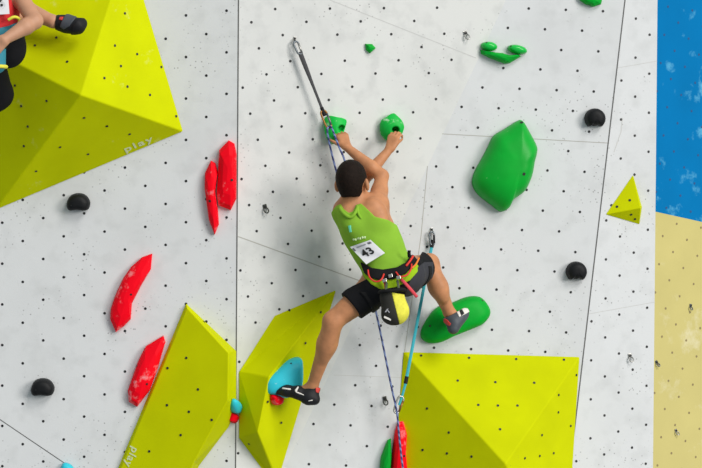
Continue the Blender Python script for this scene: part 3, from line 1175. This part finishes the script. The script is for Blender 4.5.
# legs below the knee
bv.cone(jt['knL'], jt['cfL'], 0.050, 0.049, 0.03)
bv.ell(P(328.5, 342, 0.215), frame(unit(jt['anL'] - jt['knL']), [0, -1, 0]), (0.12, 0.045, 0.047), 0.03)
bv.cone(jt['cfL'], jt['anL'], 0.047, 0.029, 0.03)
bv.cone(jt['anL'], jt['toeL'] + (jt['heelL'] - jt['toeL']) * 0.5, 0.029, 0.024, 0.02)
bv.cone(jt['knR'], jt['cfR'], 0.050, 0.048, 0.03)
bv.ell(P(437.5, 284, -0.045), frame(unit(jt['anR'] - jt['knR']), [0, -1, 0]), (0.11, 0.045, 0.046), 0.03)
bv.cone(jt['cfR'], jt['anR'], 0.047, 0.030, 0.03)
bv.cone(jt['anR'], jt['toeR'] + (jt['heelR'] - jt['toeR']) * 0.5, 0.032, 0.026, 0.02)
hd = head(bv, jt['headc'], (0.34, 1.0, 0.22), (-0.04, 0.0, 1.0))
# hands: fingers reach up and into the pockets
hand(bv, jt['wrR'], P(341.2, 133.5, 0.0) - jt['wrR'], (0.2, -1, 0.2), (0.88, 0.30, 0.33), 0.86, (38, 48, 30), 0.01, -1, 10)
hand(bv, jt['wrL'], P(394.5, 135, -0.035) - jt['wrL'], (0.0, -1, 0.2), (0.88, -0.40, -0.2), 0.84, (30, 50, 35), 0.0, 1, 40, 0.22)
body = bv.build('body', M['skin'], climber)
hair_cap(jt['headc'], *hd, M['hair'], climber)
eyes(jt['headc'], hd[1], hd[2], hd[3], climber)

# vest
tv = Vol([P(325, 196, 0.35), P(425, 300, 0.02)], 0.02, 0.005)
torso(tv, 0.010)
tv.cone(jt['shL'], jt['shR'], 0.058, 0.058, 0.05, None, 0.006)
tv.cone(P(351, 201, 0.225), P(343, 210, 0.21), 0.035, 0.045, 0.04, None, 0.008)
tv.cone(P(353, 200, 0.225), P(366, 205, 0.21), 0.035, 0.045, 0.04, None, 0.008)
glutes(tv, 0.004)
# cloth creases pulled from the collar and along the waist
tv.prism([(330, 214), (336, 206), (340.5, 204), (344, 209.5), (349, 213), (353, 211.5), (356, 205), (361, 203.5), (366, 208), (375, 216.8), (388, 220), (399, 226), (425, 250), (424, 268), (410, 281),
          (385, 291), (368, 284), (360, 272), (346, 258), (326, 238)], 0.25)
vest = tv.build('vest', M['tank'], climber)
vest['label'] = 'lime green sleeveless vest'
# loose collar fold
mb = MB()
mb.tube(spline([P(339.5, 207, 0.285), P(343, 212.5, 0.325), P(350, 217, 0.335), P(355, 213, 0.335), P(358, 206.5, 0.315)], 6), 0.009, 8, flat=0.6)
mb.tube(spline([P(357, 207, 0.315), P(358.5, 214, 0.33), P(363, 221, 0.32)], 6), [0.008] * 6 + [0.007] * 4 + [0.004] * 3, 8)
mb.build('collar_fold', M['tank'], vest, True)


def on_back(px, py, lift=0.0):
    """a point on the vest's back under a pixel"""
    p0, r_ = CAM, ray(px, py)
    for t in np.arange(DIST - 0.5, DIST + 0.2, 0.002):
        q = CAM + r_ * t
        i = np.round((q - tv.lo) / tv.h).astype(int)
        if (i >= 0).all() and (i < np.array(tv.F.shape)).all() and tv.F[tuple(i)] < 0:
            return CAM + r_ * (t - lift)
    return P(px, py, 0.30 + lift)


def back_strip(name, a, b, w, m, parent, n=6):
    mb = MB()
    pts = [on_back(a[0] + (b[0] - a[0]) * i / n, a[1] + (b[1] - a[1]) * i / n, 0.006) for i in range(n + 1)]
    mb.tube(pts, w, 4, flat=0.3)
    return mb.build(name, m, parent)


mb = MB()
for i in range(6):
    x = 352.8 + i * 2.3
    y = 240.0 - i * 0.55
    mb.tube([on_back(x, y, 0.005), on_back(x + 1.5, y - 0.35 + (0.5 if i % 2 else -0.5), 0.005)], 0.0055, 4, flat=0.3)
mb.build('printed_lettering', M['tank_print'], vest)
mb = MB()
mb.tube([on_back(349.5, 225.5, 0.004), on_back(351, 232, 0.004)], 0.008, 4, flat=0.3)
mb.build('printed_mark', M['tank_teal'], vest)

# start number pinned to the back: corners, slight curve
bc = [(350.0, 247.0), (370.6, 239.8), (385.0, 253.0), (366.3, 264.3)]
nb = 8
grid = []
bz = [0.275, 0.325, 0.315, 0.315]
for j in range(nb + 1):
    for i in range(nb + 1):
        s_, t_ = i / nb, j / nb
        wts = ((1 - s_) * (1 - t_), s_ * (1 - t_), s_ * t_, (1 - s_) * t_)
        px = sum(w * c[0] for w, c in zip(wts, bc))
        py = sum(w * c[1] for w, c in zip(wts, bc))
        dd = sum(w * z for w, z in zip(wts, bz))
        q = on_back(px, py, 0.008)
        grid.append(P(px, py, max(dd, -q[1]) + 0.004))
dmax = max(-g[1] for g in grid)
V_ = grid + [g + np.array([0, 0.0012, 0]) for g in grid]
N1 = (nb + 1) ** 2
F_ = []
for j in range(nb):
    for i in range(nb):
        a = j * (nb + 1) + i
        F_.append((a, a + nb + 1, a + nb + 2, a + 1))
        F_.append((N1 + a, N1 + a + 1, N1 + a + nb + 2, N1 + a + nb + 1))
bib = link_mesh('start_number', V_, F_, M['bib'], climber, True)
fix_normals(bib)
bib['label'] = 'white paper start number pinned to the back'
dB = -grid[(nb // 2) * (nb + 1) + nb // 2][1]
GR = np.array(grid).reshape(nb + 1, nb + 1, 3)


def on_bib(s_, t_, lift=0.002):
    x, y = min(max(s_, 0), 0.999) * nb, min(max(t_, 0), 0.999) * nb
    i, j = int(x), int(y)
    fx, fy = x - i, y - j
    q = GR[j, i] * (1 - fx) * (1 - fy) + GR[j, i + 1] * fx * (1 - fy) + GR[j + 1, i] * (1 - fx) * fy + GR[j + 1, i + 1] * fx * fy
    return q + np.array([0, -lift, 0])


num = text_mesh('number', '43', 0.54, (0, 0, 0), (1, 0, 0), (0, 1, 0), (0, 0, 1), M['ink'], bib, 0.014, 1.05, 0.0, 0.0)
tv_ = [np.array(v.co) + np.array(world_loc(bib)) for v in num.data.vertices]
for v, q in zip(num.data.vertices, tv_):
    v.co = Vector((on_bib(0.45 + q[0], 0.55 - q[1]) - np.array(world_loc(bib))).tolist())


def bib_patch(name, s0_, t0_, s1_, t1_, m_):
    n_ = 4
    V2, F2 = [], []
    for j in range(n_ + 1):
        for i in range(n_ + 1):
            V2.append(on_bib(s0_ + (s1_ - s0_) * i / n_, t0_ + (t1_ - t0_) * j / n_))
    for j in range(n_):
        for i in range(n_):
            a = j * (n_ + 1) + i
            F2.append((a, a + n_ + 1, a + n_ + 2, a + 1))
    return fix_normals(link_mesh(name, V2, F2, m_, bib))


bib_patch('sponsor_line', 0.22, 0.10, 0.66, 0.17, M['ink_grey'])
bib_patch('sponsor_mark', 0.76, 0.08, 0.92, 0.20, M['ink_dark'])
bib_patch('sponsor_mark', 0.01, 0.10, 0.10, 0.26, M['ink_dark'])
# shorts: pelvis and thighs, hems cut square to the thighs
tl = unit(jt['knL'] - jt['hipL'])
tr = unit(jt['knR'] - jt['hipR'])
hemL = jt['hipL'] + tl * np.linalg.norm(jt['knL'] - jt['hipL']) * 0.60
hemR = jt['hipR'] + (jt['knR'] - jt['hipR']) * 0.60
sv = Vol([P(335, 262, 0.38), P(440, 330, -0.14), jt['knR'], jt['hipL']], 0.05, 0.005)
sv.ell(jt['pel'], RT2, (0.128, 0.108, 0.105), 0.05, 0.006)
glutes(sv, 0.011)
sv.cone(jt['hipL'], jt['knL'], 0.094, 0.066, 0.04, [(hemL, tl)], 0.008)
sv.cone(jt['hipR'], jt['knR'], 0.096, 0.070, 0.04, [(hemR, tr)], 0.008)
sv.prism([(330, 340), (330, 296), (345, 290), (372, 276), (395, 282), (414, 268), (424, 250), (445, 250), (445, 340)], 0.2)
shorts = sv.build('shorts', M['shorts'], climber)
# right leg panel looks greyer
gv = Vol([P(400, 262, 0.36), P(432, 302, 0.0)], 0.05, 0.005)
gv.cone(jt['hipR'], jt['knR'], 0.096, 0.070, 0.0, [(hemR, tr)], 0.010)
gv.ell(P(404, 278, 0.245), np.eye(3), (0.084, 0.080, 0.088), 0.05, 0.013)
gv.cut(P(409, 281, 0.2), (-0.85, 0, 0.35))
gv.prism([(404, 276), (416, 268), (424, 262), (434, 262), (434, 310), (398, 310)], 0.2)
gv.build('leg_panel', M['shorts_grey'], shorts)['label'] = 'charcoal right leg of the shorts'
# vest hem showing below the belt
hv = Vol([P(360, 255, 0.40), P(425, 300, 0.02)], 0.03, 0.005)
hv.ell(jt['pel'], RT2, (0.128, 0.108, 0.105), 0.05, 0.018)
glutes(hv, 0.016)
hv.prism([(362, 264), (364, 276), (371, 284), (380, 289), (388, 289.5), (400, 285), (410, 280), (418, 271), (420, 258), (412, 253), (400, 268), (385, 274), (372, 274)], 0.25)
hv.build('hem', M['lining'], vest)
# harness
harness = None
hv = Vol([P(360, 250, 0.40), P(420, 290, 0.02)], 0.03, 0.005)
torso(hv, 0.024)
glutes(hv, 0.026)
hv.prism([(360, 262), (364, 273), (370, 277.5), (379, 280), (393, 279), (406, 273), (413, 265.5), (418, 260), (416, 252.5), (410, 256), (405, 262.5), (397, 267), (383, 269.3), (372, 267.8), (366, 264.5)], 0.25)
harness = hv.build('harness', M['harness'], climber)
harness['label'] = 'black climbing harness with red gear loops'


def strap(name, pts, r_, m, parent, flat=1.0, n=6):
    mb = MB()
    mb.tube(spline([P(*q) for q in pts], n), r_, 8, flat=flat)
    return mb.build(name, m, parent, True)


strap('gear_loop', [(368, 270, 0.325), (369.5, 277, 0.36), (375, 281.5, 0.375), (381, 280, 0.375), (384, 274, 0.345)], 0.0045, M['red_cord'], harness)
strap('gear_loop', [(396, 272, 0.345), (400, 276.5, 0.37), (407, 275, 0.365), (411, 269, 0.345), (411.5, 264, 0.325)], 0.0045, M['red_cord'], harness)
strap('edge_cord', [(406, 266, 0.335), (410, 261, 0.325), (413, 256, 0.30)], 0.006, M['red_cord'], harness)
strap('edge_cord', [(412, 268, 0.33), (416, 264, 0.30), (419, 258, 0.26)], 0.005, M['orange'], harness)
strap('leg_loop_riser', [(401, 279, 0.345), (409, 287.5, 0.355), (417, 297, 0.325)], 0.0085, M['pink_strap'], harness, 0.4)
strap('leg_loop_riser', [(384, 280, 0.36), (385.5, 285, 0.365), (386, 290, 0.36)], 0.008, M['pink_strap'], harness, 0.4)
strap('belt_tail', [(409.5, 257, 0.315), (409, 253.5, 0.325), (409.3, 250.5, 0.33)], 0.009, M['harness'], harness, 0.5)
mb = MB()
for (x, y, dd) in ((384.5, 280.5, 0.372), (398.5, 277.5, 0.372), (390.5, 275.8, 0.352)):
    c = P(x, y, dd)
    mb.box(c, np.array([0.011, 0, 0.003]), np.array([0, 0.005, 0]), np.array([-0.002, 0, 0.009]))
bevel(mb.build('buckle', M['steel'], harness), 0.002)
# leg loops around both thighs
for (nm, hip, dr, rad, t0) in (('L', 'hipL', tl, 0.094, 0.10), ('R', 'hipR', tr, 0.094, 0.10)):
    c = jt[hip] + dr * t0
    lv = Vol([c], 0.14, 0.005)
    lv.cone(jt[hip], jt['kn' + nm], 0.094, 0.080, 0, [(c + dr * 0.022, dr), (c - dr * 0.022, -dr)], 0.014)
    lv.prism([(c[0] / (DIST + c[1]) * FPX + 351 + a, 234 - (c[2] - ZC) / (DIST + c[1]) * FPX + b) for (a, b) in ((-40, -4), (40, -4), (40, 40), (-40, 40))], -c[1])
    lv.build('leg_loop', M['harness'], harness)

# chalk bag hanging from the belt: half charcoal, half yellow
b0, b1 = P(391.5, 298, 0.395), P(395, 313, 0.405)
bax = unit(b1 - b0)
bag = empty('chalk_bag', b0.tolist())
tag(bag, 'half charcoal half yellow chalk bag hanging at the back of the black harness', 'chalk bag')
split_n = unit([0.97, 0.0, 0.24])
spt = P(394.5, 305, 0.40)
for (nm, m_, sg, off) in (('grey_half', M['bag_grey'], 1, 0), ('yellow_half', M['bag_yellow'], -1, 0.0005)):
    gv = Vol([b0, b1], 0.10, 0.004)
    gv.ell(b1, frame(uu, [0, -1, 0]), (0.072, 0.050, 0.052), 0.03, off)
    gv.cone(b0 + np.array([-0.012, 0, 0.005]), b1 + np.array([-0.01, 0, 0.002]), 0.050, 0.048, 0.04, None, off)
    gv.cone(b0 + np.array([0.016, 0, 0.01]), b1 + np.array([0.012, 0, 0.0]), 0.050, 0.050, 0.04, None, off)
    gv.cut(P(391, 292.5, 0.4), (0.14, 0, 1.0))
    gv.cut(spt, split_n * sg)
    q = gv.build(nm, m_, bag)
    q['label'] = 'charcoal half of the bag' if sg == 1 else 'yellow half of the bag'
mb = MB()
mb.tube(spline([P(379.5, 292.5, 0.43), P(386, 291, 0.46), P(393, 290.5, 0.462), P(400, 289.5, 0.455), P(404.5, 290.0, 0.43), P(400, 288.5, 0.375), P(391, 289.5, 0.35), P(382, 291, 0.375)], 5, True), 0.009, 8, closed=True)
mb.build('rim', M['harness'], bag, True)
mb = MB()
mb.tube([P(386.5, 283, 0.37), P(386, 291, 0.455)], 0.007, 6)
mb.tube([P(397.5, 281, 0.37), P(399, 289.5, 0.45)], 0.007, 6)
mb.build('hanging_loop', M['grey_metal'], bag)
mb = MB()
mb.box(P(387.5, 318.3, 0.456), np.array([0.018, 0, -0.008]), np.array([0, 0.002, 0]), np.array([0.001, 0, 0.005]))
mb.build('label_patch', M['shoe_white'], bag)
mb = MB()
for (x, y, a) in ((386.6, 310.5, 0.6), (388.6, 311.5, -0.8)):
    mb.box(P(x, y, 0.461), np.array([math.sin(a) * 0.011, 0, math.cos(a) * 0.011]), np.array([0, 0.002, 0]), np.array([0.0035, 0, 0]))
mb.build('printed_emblem', M['ink_grey'], bag)


# shoes
def shoe(parent, pts, m, accents, lab):
    """pts: (point, radius) chain heel to toe plus collar; accents: (name, material, offset, [cut planes])"""
    def mk(off):
        v = Vol([p for p, _ in pts['chain']] + [pts['collar'][0]], 0.07, 0.0036)
        ch = pts['chain']
        for i in range(len(ch) - 1):
            v.cone(ch[i][0], ch[i + 1][0], ch[i][1], ch[i + 1][1], 0.022, None, off)
        v.cone(pts['collar'][0], pts['collar'][1], pts['collar'][2], pts['collar'][3], 0.025, None, off)
        return v
    v = mk(0)
    v.cut(*pts['top'])
    o_ = v.build('climbing_shoe', m, parent)
    o_['label'] = lab
    for (nm, am, off, poly, dref) in accents:
        a = mk(off)
        a.prism(poly, dref)
        if nm != 'rubber_rand':
            a.cut(*pts['top'])
        a.build(nm, am, o_)
    return o_


hl, tol, an = jt['heelL'], jt['toeL'], jt['anL']
shoe(climber, dict(chain=[(P(314.5, 399.5, 0.075), 0.030), (P(308, 398, 0.075), 0.033), (P(298, 392.5, 0.065), 0.033), (P(287, 391, 0.045), 0.029), (P(277, 391.5, 0.02), 0.017)],
                   collar=(P(313, 388, 0.065), P(310, 395, 0.07), 0.041, 0.038), top=(P(311, 386.5, 0.06), (0.15, 0, 1.0))), M['shoe'],
     [('stripe', M['shoe_white'], 0.003, [(282, 387.3), (291, 388.2), (291, 390), (282, 389)], 0.06),
      ('stripe', M['shoe_white'], 0.003, [(294.5, 390), (298, 386), (299, 386.8), (297, 391), (304, 394), (304, 395.2), (296, 392.3)], 0.06),
      ('heel_tab', M['shoe_red'], 0.004, [(315.5, 385), (321, 386), (319, 393), (316, 392)], 0.06),
      ('stripe', M['shoe_white'], 0.003, [(308, 400), (313, 399), (313.3, 400), (308.5, 401)], 0.06)], 'black climbing shoe with white stripes and red heel tab')
shoe(climber, dict(chain=[(P(453.3, 328.5, -0.10), 0.032), (P(454.5, 323, -0.11), 0.034), (P(459, 318, -0.13), 0.034), (P(463, 314.5, -0.16), 0.028), (P(466, 312, -0.185), 0.018)],
                   collar=(P(450, 318.5, -0.13), P(453.5, 322, -0.12), 0.040, 0.036), top=(P(449.5, 315.5, -0.13), (-0.45, 0, 0.9))), M['shoe_grey'],
     [('upper_panel', M['shoe_white'], 0.003, [(455, 309.5), (466, 304), (470, 312), (459, 317)], -0.12),
      ('strap', M['shoe'], 0.005, [(458.5, 309), (461.5, 307.5), (464.5, 313.5), (461, 316)], -0.12),
      ('heel_tab', M['shoe_red'], 0.004, [(444, 318), (447, 319.5), (451, 323.5), (449, 326), (443.5, 322)], -0.12)], 'slate grey climbing shoe with white stripes')

# ---- the climber in red, mostly cut off by the left edge
j2 = dict(head=P(-12, -50, 0.72), neck=P(-11, -18, 0.68), shL=P(-36, -10, 0.66), shR=P(14, -12, 0.66), chest=P(-11, 5, 0.66), waist=P(-9, 24, 0.66), pel=P(-6, 42, 0.66),
          elR=P(35, 21, 0.80), wrR=P(4, 40, 0.90), elL=P(-60, -45, 0.50), wrL=P(-52, -92, 0.36),
          hipR=P(6, 46, 0.64), knR=P(9, 4, 0.36), anR=P(53, 21.5, 0.44), hipL=P(-17, 50, 0.64), knL=P(-3, 94, 0.44), anL=P(-46, 138, 0.50))
second = empty('person', P(-6, 42, 0.66).tolist())
tag(second, 'climber in red vest cut off by the upper left corner, reaching into a chalk bag', 'person')
b2 = Vol(list(j2.values()) + [P(90, 30, 0.4), P(-55, 150, 0.45)], 0.11, 0.0056)
R2 = frame([1, 0, 0], [0, -1, 0])


def torso2(v, off=0.0, hips=True):
    v.ell(j2['chest'], R2, (0.150, 0.105, 0.17), 0.05, off)
    v.ell(j2['waist'], R2, (0.122, 0.095, 0.13), 0.05, off)
    v.ell(j2['pel'], R2, (0.128, 0.108, 0.105), 0.05, off)
    return v


torso2(b2)
b2.ell(P(-17, 52, 0.70), np.eye(3), (0.082, 0.075, 0.085), 0.05)
b2.ell(P(8, 50, 0.70), np.eye(3), (0.082, 0.075, 0.085), 0.05)
b2.cone(j2['shL'], j2['shR'], 0.058, 0.058, 0.05)
b2.cone(j2['neck'], j2['head'], 0.056, 0.052, 0.04)
for s_ in 'LR':
    S, E, W = j2['sh' + s_], j2['el' + s_], j2['wr' + s_]
    b2.ell(S + (E - S) * 0.1, np.eye(3), (0.056, 0.054, 0.056), 0.03)
    b2.cone(S, E, 0.049, 0.039, 0.03)
    fm = E + (W - E) * 0.3
    b2.cone(E, fm, 0.039, 0.041, 0.02)
    b2.cone(fm, W, 0.041, 0.026, 0.015)
b2.cone(j2['hipR'], j2['knR'], 0.088, 0.058, 0.04)
b2.cone(j2['hipL'], j2['knL'], 0.086, 0.058, 0.04)
cR = j2['knR'] + (j2['anR'] - j2['knR']) * 0.3
b2.cone(j2['knR'], cR, 0.056, 0.056, 0.03)
b2.cone(cR, j2['anR'], 0.056, 0.032, 0.03)
b2.cone(j2['anR'], P(66, 24, 0.42), 0.032, 0.03, 0.02)
cL = j2['knL'] + (j2['anL'] - j2['knL']) * 0.3
b2.cone(j2['knL'], cL, 0.056, 0.056, 0.03)
b2.cone(cL, j2['anL'], 0.056, 0.032, 0.03)
hd2 = head(b2, j2['head'], (-0.25, 1.0, 0.15), (0, 0, 1))
hand(b2, j2['wrR'], P(-5, 48, 0.90) - j2['wrR'], (0.5, -0.8, -0.2), (0.4, 0, 0.9), 1.0, (25, 35, 25), 0.01, 1, 15)
hand(b2, j2['wrL'], P(-51, -108, 0.33) - j2['wrL'], (0.1, -1, 0), (1, 0, 0), 1.0, (35, 45, 30), 0.01, 1, 10)
b2.build('body', M['skin_pale'], second)
hair_cap(j2['head'], *hd2, M['hair'], second)
eyes(j2['head'], hd2[1], hd2[2], hd2[3], second)
t2 = Vol([P(-50, -30, 0.9), P(30, 70, 0.5)], 0.03, 0.0055)
torso2(t2, 0.010)
t2.cone(j2['shL'], j2['shR'], 0.058, 0.058, 0.05, None, 0.008)
t2.prism([(-34, -30), (-22, -24), (-14, -10), (-6, -10), (0, -24), (8, -30), (12, -16), (12, -2), (16, 8), (26, 22), (26, 38), (-50, 38), (-50, -2), (-36, -10)], 0.72)
vest2 = t2.build('vest', M['singlet'], second)
vest2['label'] = 'red sleeveless vest'
s2 = Vol([P(-50, 25, 0.85), P(45, 130, 0.30)], 0.05, 0.0055)
s2.ell(j2['pel'], R2, (0.128, 0.108, 0.105), 0.05, 0.008)
s2.ell(P(-17, 52, 0.70), np.eye(3), (0.082, 0.075, 0.085), 0.05, 0.01)
s2.ell(P(8, 50, 0.70), np.eye(3), (0.082, 0.075, 0.085), 0.05, 0.01)
u1, u2 = unit(j2['knR'] - j2['hipR']), unit(j2['knL'] - j2['hipL'])
s2.cone(j2['hipR'], j2['knR'], 0.092, 0.078, 0.04, [(j2['hipR'] + u1 * 0.22, u1)], 0.006)
s2.cone(j2['hipL'], j2['knL'], 0.092, 0.078, 0.04, None, 0.006)
s2.cone(j2['knL'], j2['knL'] + (j2['anL'] - j2['knL']) * 0.45, 0.078, 0.064, 0.03)
s2.cut(P(-6, 34, 0.66), (0, 0, 1))
s2.build('shorts', M['shorts'], second)
h2 = Vol([P(-45, 15, 0.85), P(30, 60, 0.45)], 0.03, 0.0055)
h2.ell(j2['waist'], R2, (0.122, 0.095, 0.13), 0.05, 0.022)
h2.ell(j2['pel'], R2, (0.128, 0.108, 0.105), 0.05, 0.022)
h2.prism([(-60, 22), (-10, 31), (8, 26), (30, 14), (30, 24), (8, 37), (-10, 42), (-60, 33)], 0.75)
har2 = h2.build('harness', M['teal'], second)
har2['label'] = 'teal climbing harness'
strap('edge_cord', [(8, 20, 0.80), (14, 17, 0.80), (19, 19, 0.78), (19, 25, 0.77)], 0.008, M['bag_yellow'], har2)
mb = MB()
mb.box(P(-8, 3, 0.79), np.array([0.085, 0, 0.006]), np.array([0, 0.002, 0]), np.array([-0.005, 0, 0.062]))
bib2 = mb.build('start_number', M['bib'], second)
text_mesh('number', '6', 0.075, P(1.6, 3.5, 0.795), (1, 0, 0.05), (-0.05, 0, 1), (0, -1, 0), M['ink'], bib2, 0.0017, 1.0, 0.001, 0.001)
shoe(second, dict(chain=[(P(60, 22.5, 0.44), 0.034), (P(66, 24, 0.45), 0.040), (P(73, 25.5, 0.46), 0.040), (P(78, 25.5, 0.47), 0.036), (P(82, 23.0, 0.46), 0.022)],
                  collar=(P(57, 22.5, 0.44), P(66, 24, 0.44), 0.036, 0.040), top=(P(56, 22, 0.44), (-0.95, 0, 0.1))), M['shoe'],
     [('strap', M['shoe_grey'], 0.005, [(66, 14), (78, 13), (76, 19), (70, 27), (64, 30), (60, 27)], 0.46),
      ('heel_tab', M['shoe_red'], 0.004, [(60, 17), (64, 17), (63, 21), (59, 20)], 0.46),
      ('rubber_rand', M['rubber'], 0.004, [(74, 25), (80, 18), (90, 18), (90, 34), (70, 40), (71, 32)], 0.46)], 'black and grey climbing shoe')
# his chalk bag
c2 = P(-3, 58, 0.86)
bag2 = empty('chalk_bag', c2.tolist())
tag(bag2, 'teal and yellow chalk bag at the waist of the climber in red', 'chalk bag')
g2 = Vol([c2], 0.14, 0.005)
g2.cone(c2 + np.array([0, 0, 0.045]), c2 - np.array([0, 0, 0.035]), 0.046, 0.045, 0.02)
g2.cut(c2 + np.array([0, 0, 0.055]), (0, 0, 1))
g2.build('pouch', M['teal'], bag2)
mb = MB()
ring = [c2 + np.array([0.047 * math.cos(a), 0.047 * math.sin(a), -0.045]) for a in [2 * math.pi * i / 20 for i in range(20)]]
mb.tube(ring, 0.010, 8, closed=True, up=(0, 0, 1))
mb.build('trim_band', M['bag_yellow'], bag2, True)
mb = MB()
ring = [c2 + np.array([0.046 * math.cos(a), 0.046 * math.sin(a), 0.055]) for a in [2 * math.pi * i / 20 for i in range(20)]]
mb.tube(ring, 0.008, 8, closed=True, up=(0, 0, 1))
mb.tube([c2 + np.array([0, 0.04, 0.055]), P(-3, 40, 0.79)], 0.006, 6)
mb.build('rim', M['harness'], bag2, True)


# ------------------------------------------------------------------ hangers, quickdraws, rope
def hanger(label, px, py, ang=0, sc=1.0, m='steel', plane=None):
    sc *= 0.66
    pl = plane or cast(px, py)
    c = pl.hit(px, py)
    n = pl.n
    d = np.array([math.sin(math.radians(ang)), 0, -math.cos(math.radians(ang))])
    d = unit(d - n * np.dot(n, d))
    w = np.cross(d, n)
    root = empty('bolt_hanger', c.tolist())
    tag(root, label, 'bolt hanger', 'steel bolt hangers on the walls')
    mb = MB()
    mb.box(c + n * 0.003, w * 0.012 * sc, n * 0.003, d * 0.014 * sc)
    bevel(mb.build('plate', M[m], root), 0.002)
    mb = MB()
    ring = []
    for i in range(18):
        a = 2 * math.pi * i / 18
        q = c + d * sc * (0.022 + 0.016 * math.cos(a)) + w * sc * 0.013 * math.sin(a) + n * (0.004 + 0.012 * (1 + math.cos(a)) * sc)
        ring.append(q)
    mb.tube(ring, 0.0042 * sc, 8, closed=True)
    mb.build('eye_ring', M[m], root, True)
    mb = MB()
    mb.tube([c, c + n * 0.012], 0.008 * sc, 6)
    mb.build('bolt_head', M['bolt'], root)
    return root, c + d * sc * 0.034 + n * 0.026 * sc, n


def carabiner(name, parent, a, b, width, m, gate_m, up=(0.3, -1, 0)):
    """oblong ring from a to b with a separate gate"""
    a, b = np.array(a), np.array(b)
    t = unit(b - a)
    w = unit(np.cross(t, unit(up)))
    L = np.linalg.norm(b - a)
    pts = []
    for (s_, x) in ((0.0, 0.0), (0.03, 0.32), (0.16, 0.5), (0.5, 0.5), (0.84, 0.46), (0.97, 0.26), (1.0, 0.0), (0.96, -0.26), (0.86, -0.40), (0.24, -0.46), (0.10, -0.38), (0.02, -0.22)):
        pts.append(a + t * L * s_ + w * width * x)
    mb = MB()
    mb.tube(spline(pts, 3, True), 0.0052, 8, closed=True)
    o_ = mb.build(name, m, parent, True)
    mb = MB()
    mb.tube([a + t * L * 0.22 - w * width * 0.45, a + t * L * 0.88 - w * width * 0.39], 0.0058, 8)
    mb.build('gate', gate_m, o_, True)
    return o_


hg1, e1, n1 = hanger('steel bolt hanger at the top of the long grey sling', 294.5, 38.5, -20)
qd = empty('quickdraw', e1.tolist())
tag(qd, 'long dark grey quickdraw pulled taut above the climber in green', 'quickdraw', 'quickdraws clipped to the rope')
dA = -e1[1]
carabiner('upper_carabiner', qd, P(295.2, 41.5, dA + 0.008), P(300.5, 54.0, dA + 0.02), 0.027, M['grey_metal'], M['steel'])
mb = MB()
s0, s1 = P(299.8, 52.0, dA + 0.02), P(323.5, 112.5, 0.0)
sd = unit(s1 - s0)
mb.tube([s0, s0 + (s1 - s0) * 0.25, s0 + (s1 - s0) * 0.6, s1], [0.013, 0.012, 0.0075, 0.0075], 8, flat=0.45)
mb.build('sling', M['web_grey'], qd, False)
mb = MB()
mb.tube([s1 - sd * 0.03, s1 + sd * 0.02], 0.010, 8, flat=0.6)
mb.build('rubber_keeper', M['rubber'], qd)
carabiner('lower_carabiner', qd, P(322.8, 110.5, 0.0), P(329.8, 127.8, 0.02), 0.034, M['gold_metal'], M['grey_metal'])

hg2, e2, n2 = hanger('steel bolt hanger above the turquoise sling by the raised knee', 431.6, 229.5, 0)
qd2 = empty('quickdraw', e2.tolist())
tag(qd2, 'long turquoise quickdraw hanging behind the right leg of the climber in green', 'quickdraw', 'quickdraws clipped to the rope')
dC = -e2[1]
carabiner('upper_carabiner', qd2, P(431.7, 232.0, dC + 0.004), P(432.5, 245.0, dC + 0.006), 0.027, M['grey_metal'], M['rubber'])
mb = MB()
s0, s1 = P(432.3, 243.5, dC + 0.006), P(405.3, 384.5, -0.16)
sd = unit(s1 - s0)
mb.tube([s0, s0 + (s1 - s0) * 0.3, s0 + (s1 - s0) * 0.7, s1], 0.0085, 8, flat=0.4)
mb.build('sling', M['web_cyan'], qd2)
mb = MB()
mb.tube([s1 - sd * 0.045, s1 - sd * 0.005], 0.0110, 8, flat=0.5)
mb.build('rubber_keeper', M['rubber'], qd2)
mb = MB()
mb.tube([s0 - sd * 0.020, s0 + sd * 0.022], 0.0110, 8, flat=0.5)
mb.build('rubber_keeper', M['rubber'], qd2)
mb = MB()
mb.tube([s1, P(401.5, 398, -0.16), P(399, 405, -0.16)], 0.007, 8, flat=0.5)
mb.build('sling_end', M['web_cyan'], qd2)
carabiner('lower_carabiner', qd2, P(401.8, 396.5, -0.16), P(395.8, 413.0, -0.15), 0.036, M['steel'], M['gold_metal'])

# one rope: up from below, through both carabiners, down to the front of the harness
rp = [P(412, 520, -0.02), P(404.5, 480, -0.10), P(399.5, 440, -0.14), P(396.8, 412, -0.145), P(391, 385, -0.13), P(376, 312, -0.08), P(362, 258, -0.05), P(347, 208, 0.0), P(336.5, 172, 0.02), P(330, 146, 0.03),
      P(327.3, 131, 0.03), P(328.6, 127, 0.025), P(331.2, 127, 0.03), P(334.5, 135, 0.06), P(339, 147, 0.09), P(345, 162, 0.09), P(349, 188, 0.0), P(362, 225, 0.01), P(386, 264, 0.075)]
mb = MB()
mb.tube(spline(rp, 8), 0.0054, 8)
rope = mb.build('climbing_rope', M['rope'], None, True)
tag(rope, 'blue flecked climbing rope running up the wall past the climber in green', 'rope')

hanger('single steel hanger left of the V-shaped green ledge', 465.3, 33.0, 20, 1.35)
hanger('dark hanger near the vertical joint, left of the climber in green', 264.8, 206.5, 15, 1.35, 'dark_metal')
hanger('dark hanger low down beside the rope, left of the carabiner', 384.7, 398.5, 10, 1.35, 'dark_metal')
hanger('hanger on the narrow white panel, level with the sand yellow wall', 629.8, 355.5, 10, 1.3)
hanger('hanger at the left edge of the sand yellow wall', 656.2, 362.0, 25, 1.2, 'grey_metal', PL_F)
hanger('hanger high on the sand yellow wall near the right edge', 690.3, 305.5, -10, 1.2, 'grey_metal', PL_F)
hanger('hanger low on the sand yellow wall', 675.6, 430.5, 20, 1.2, 'steel', PL_F)
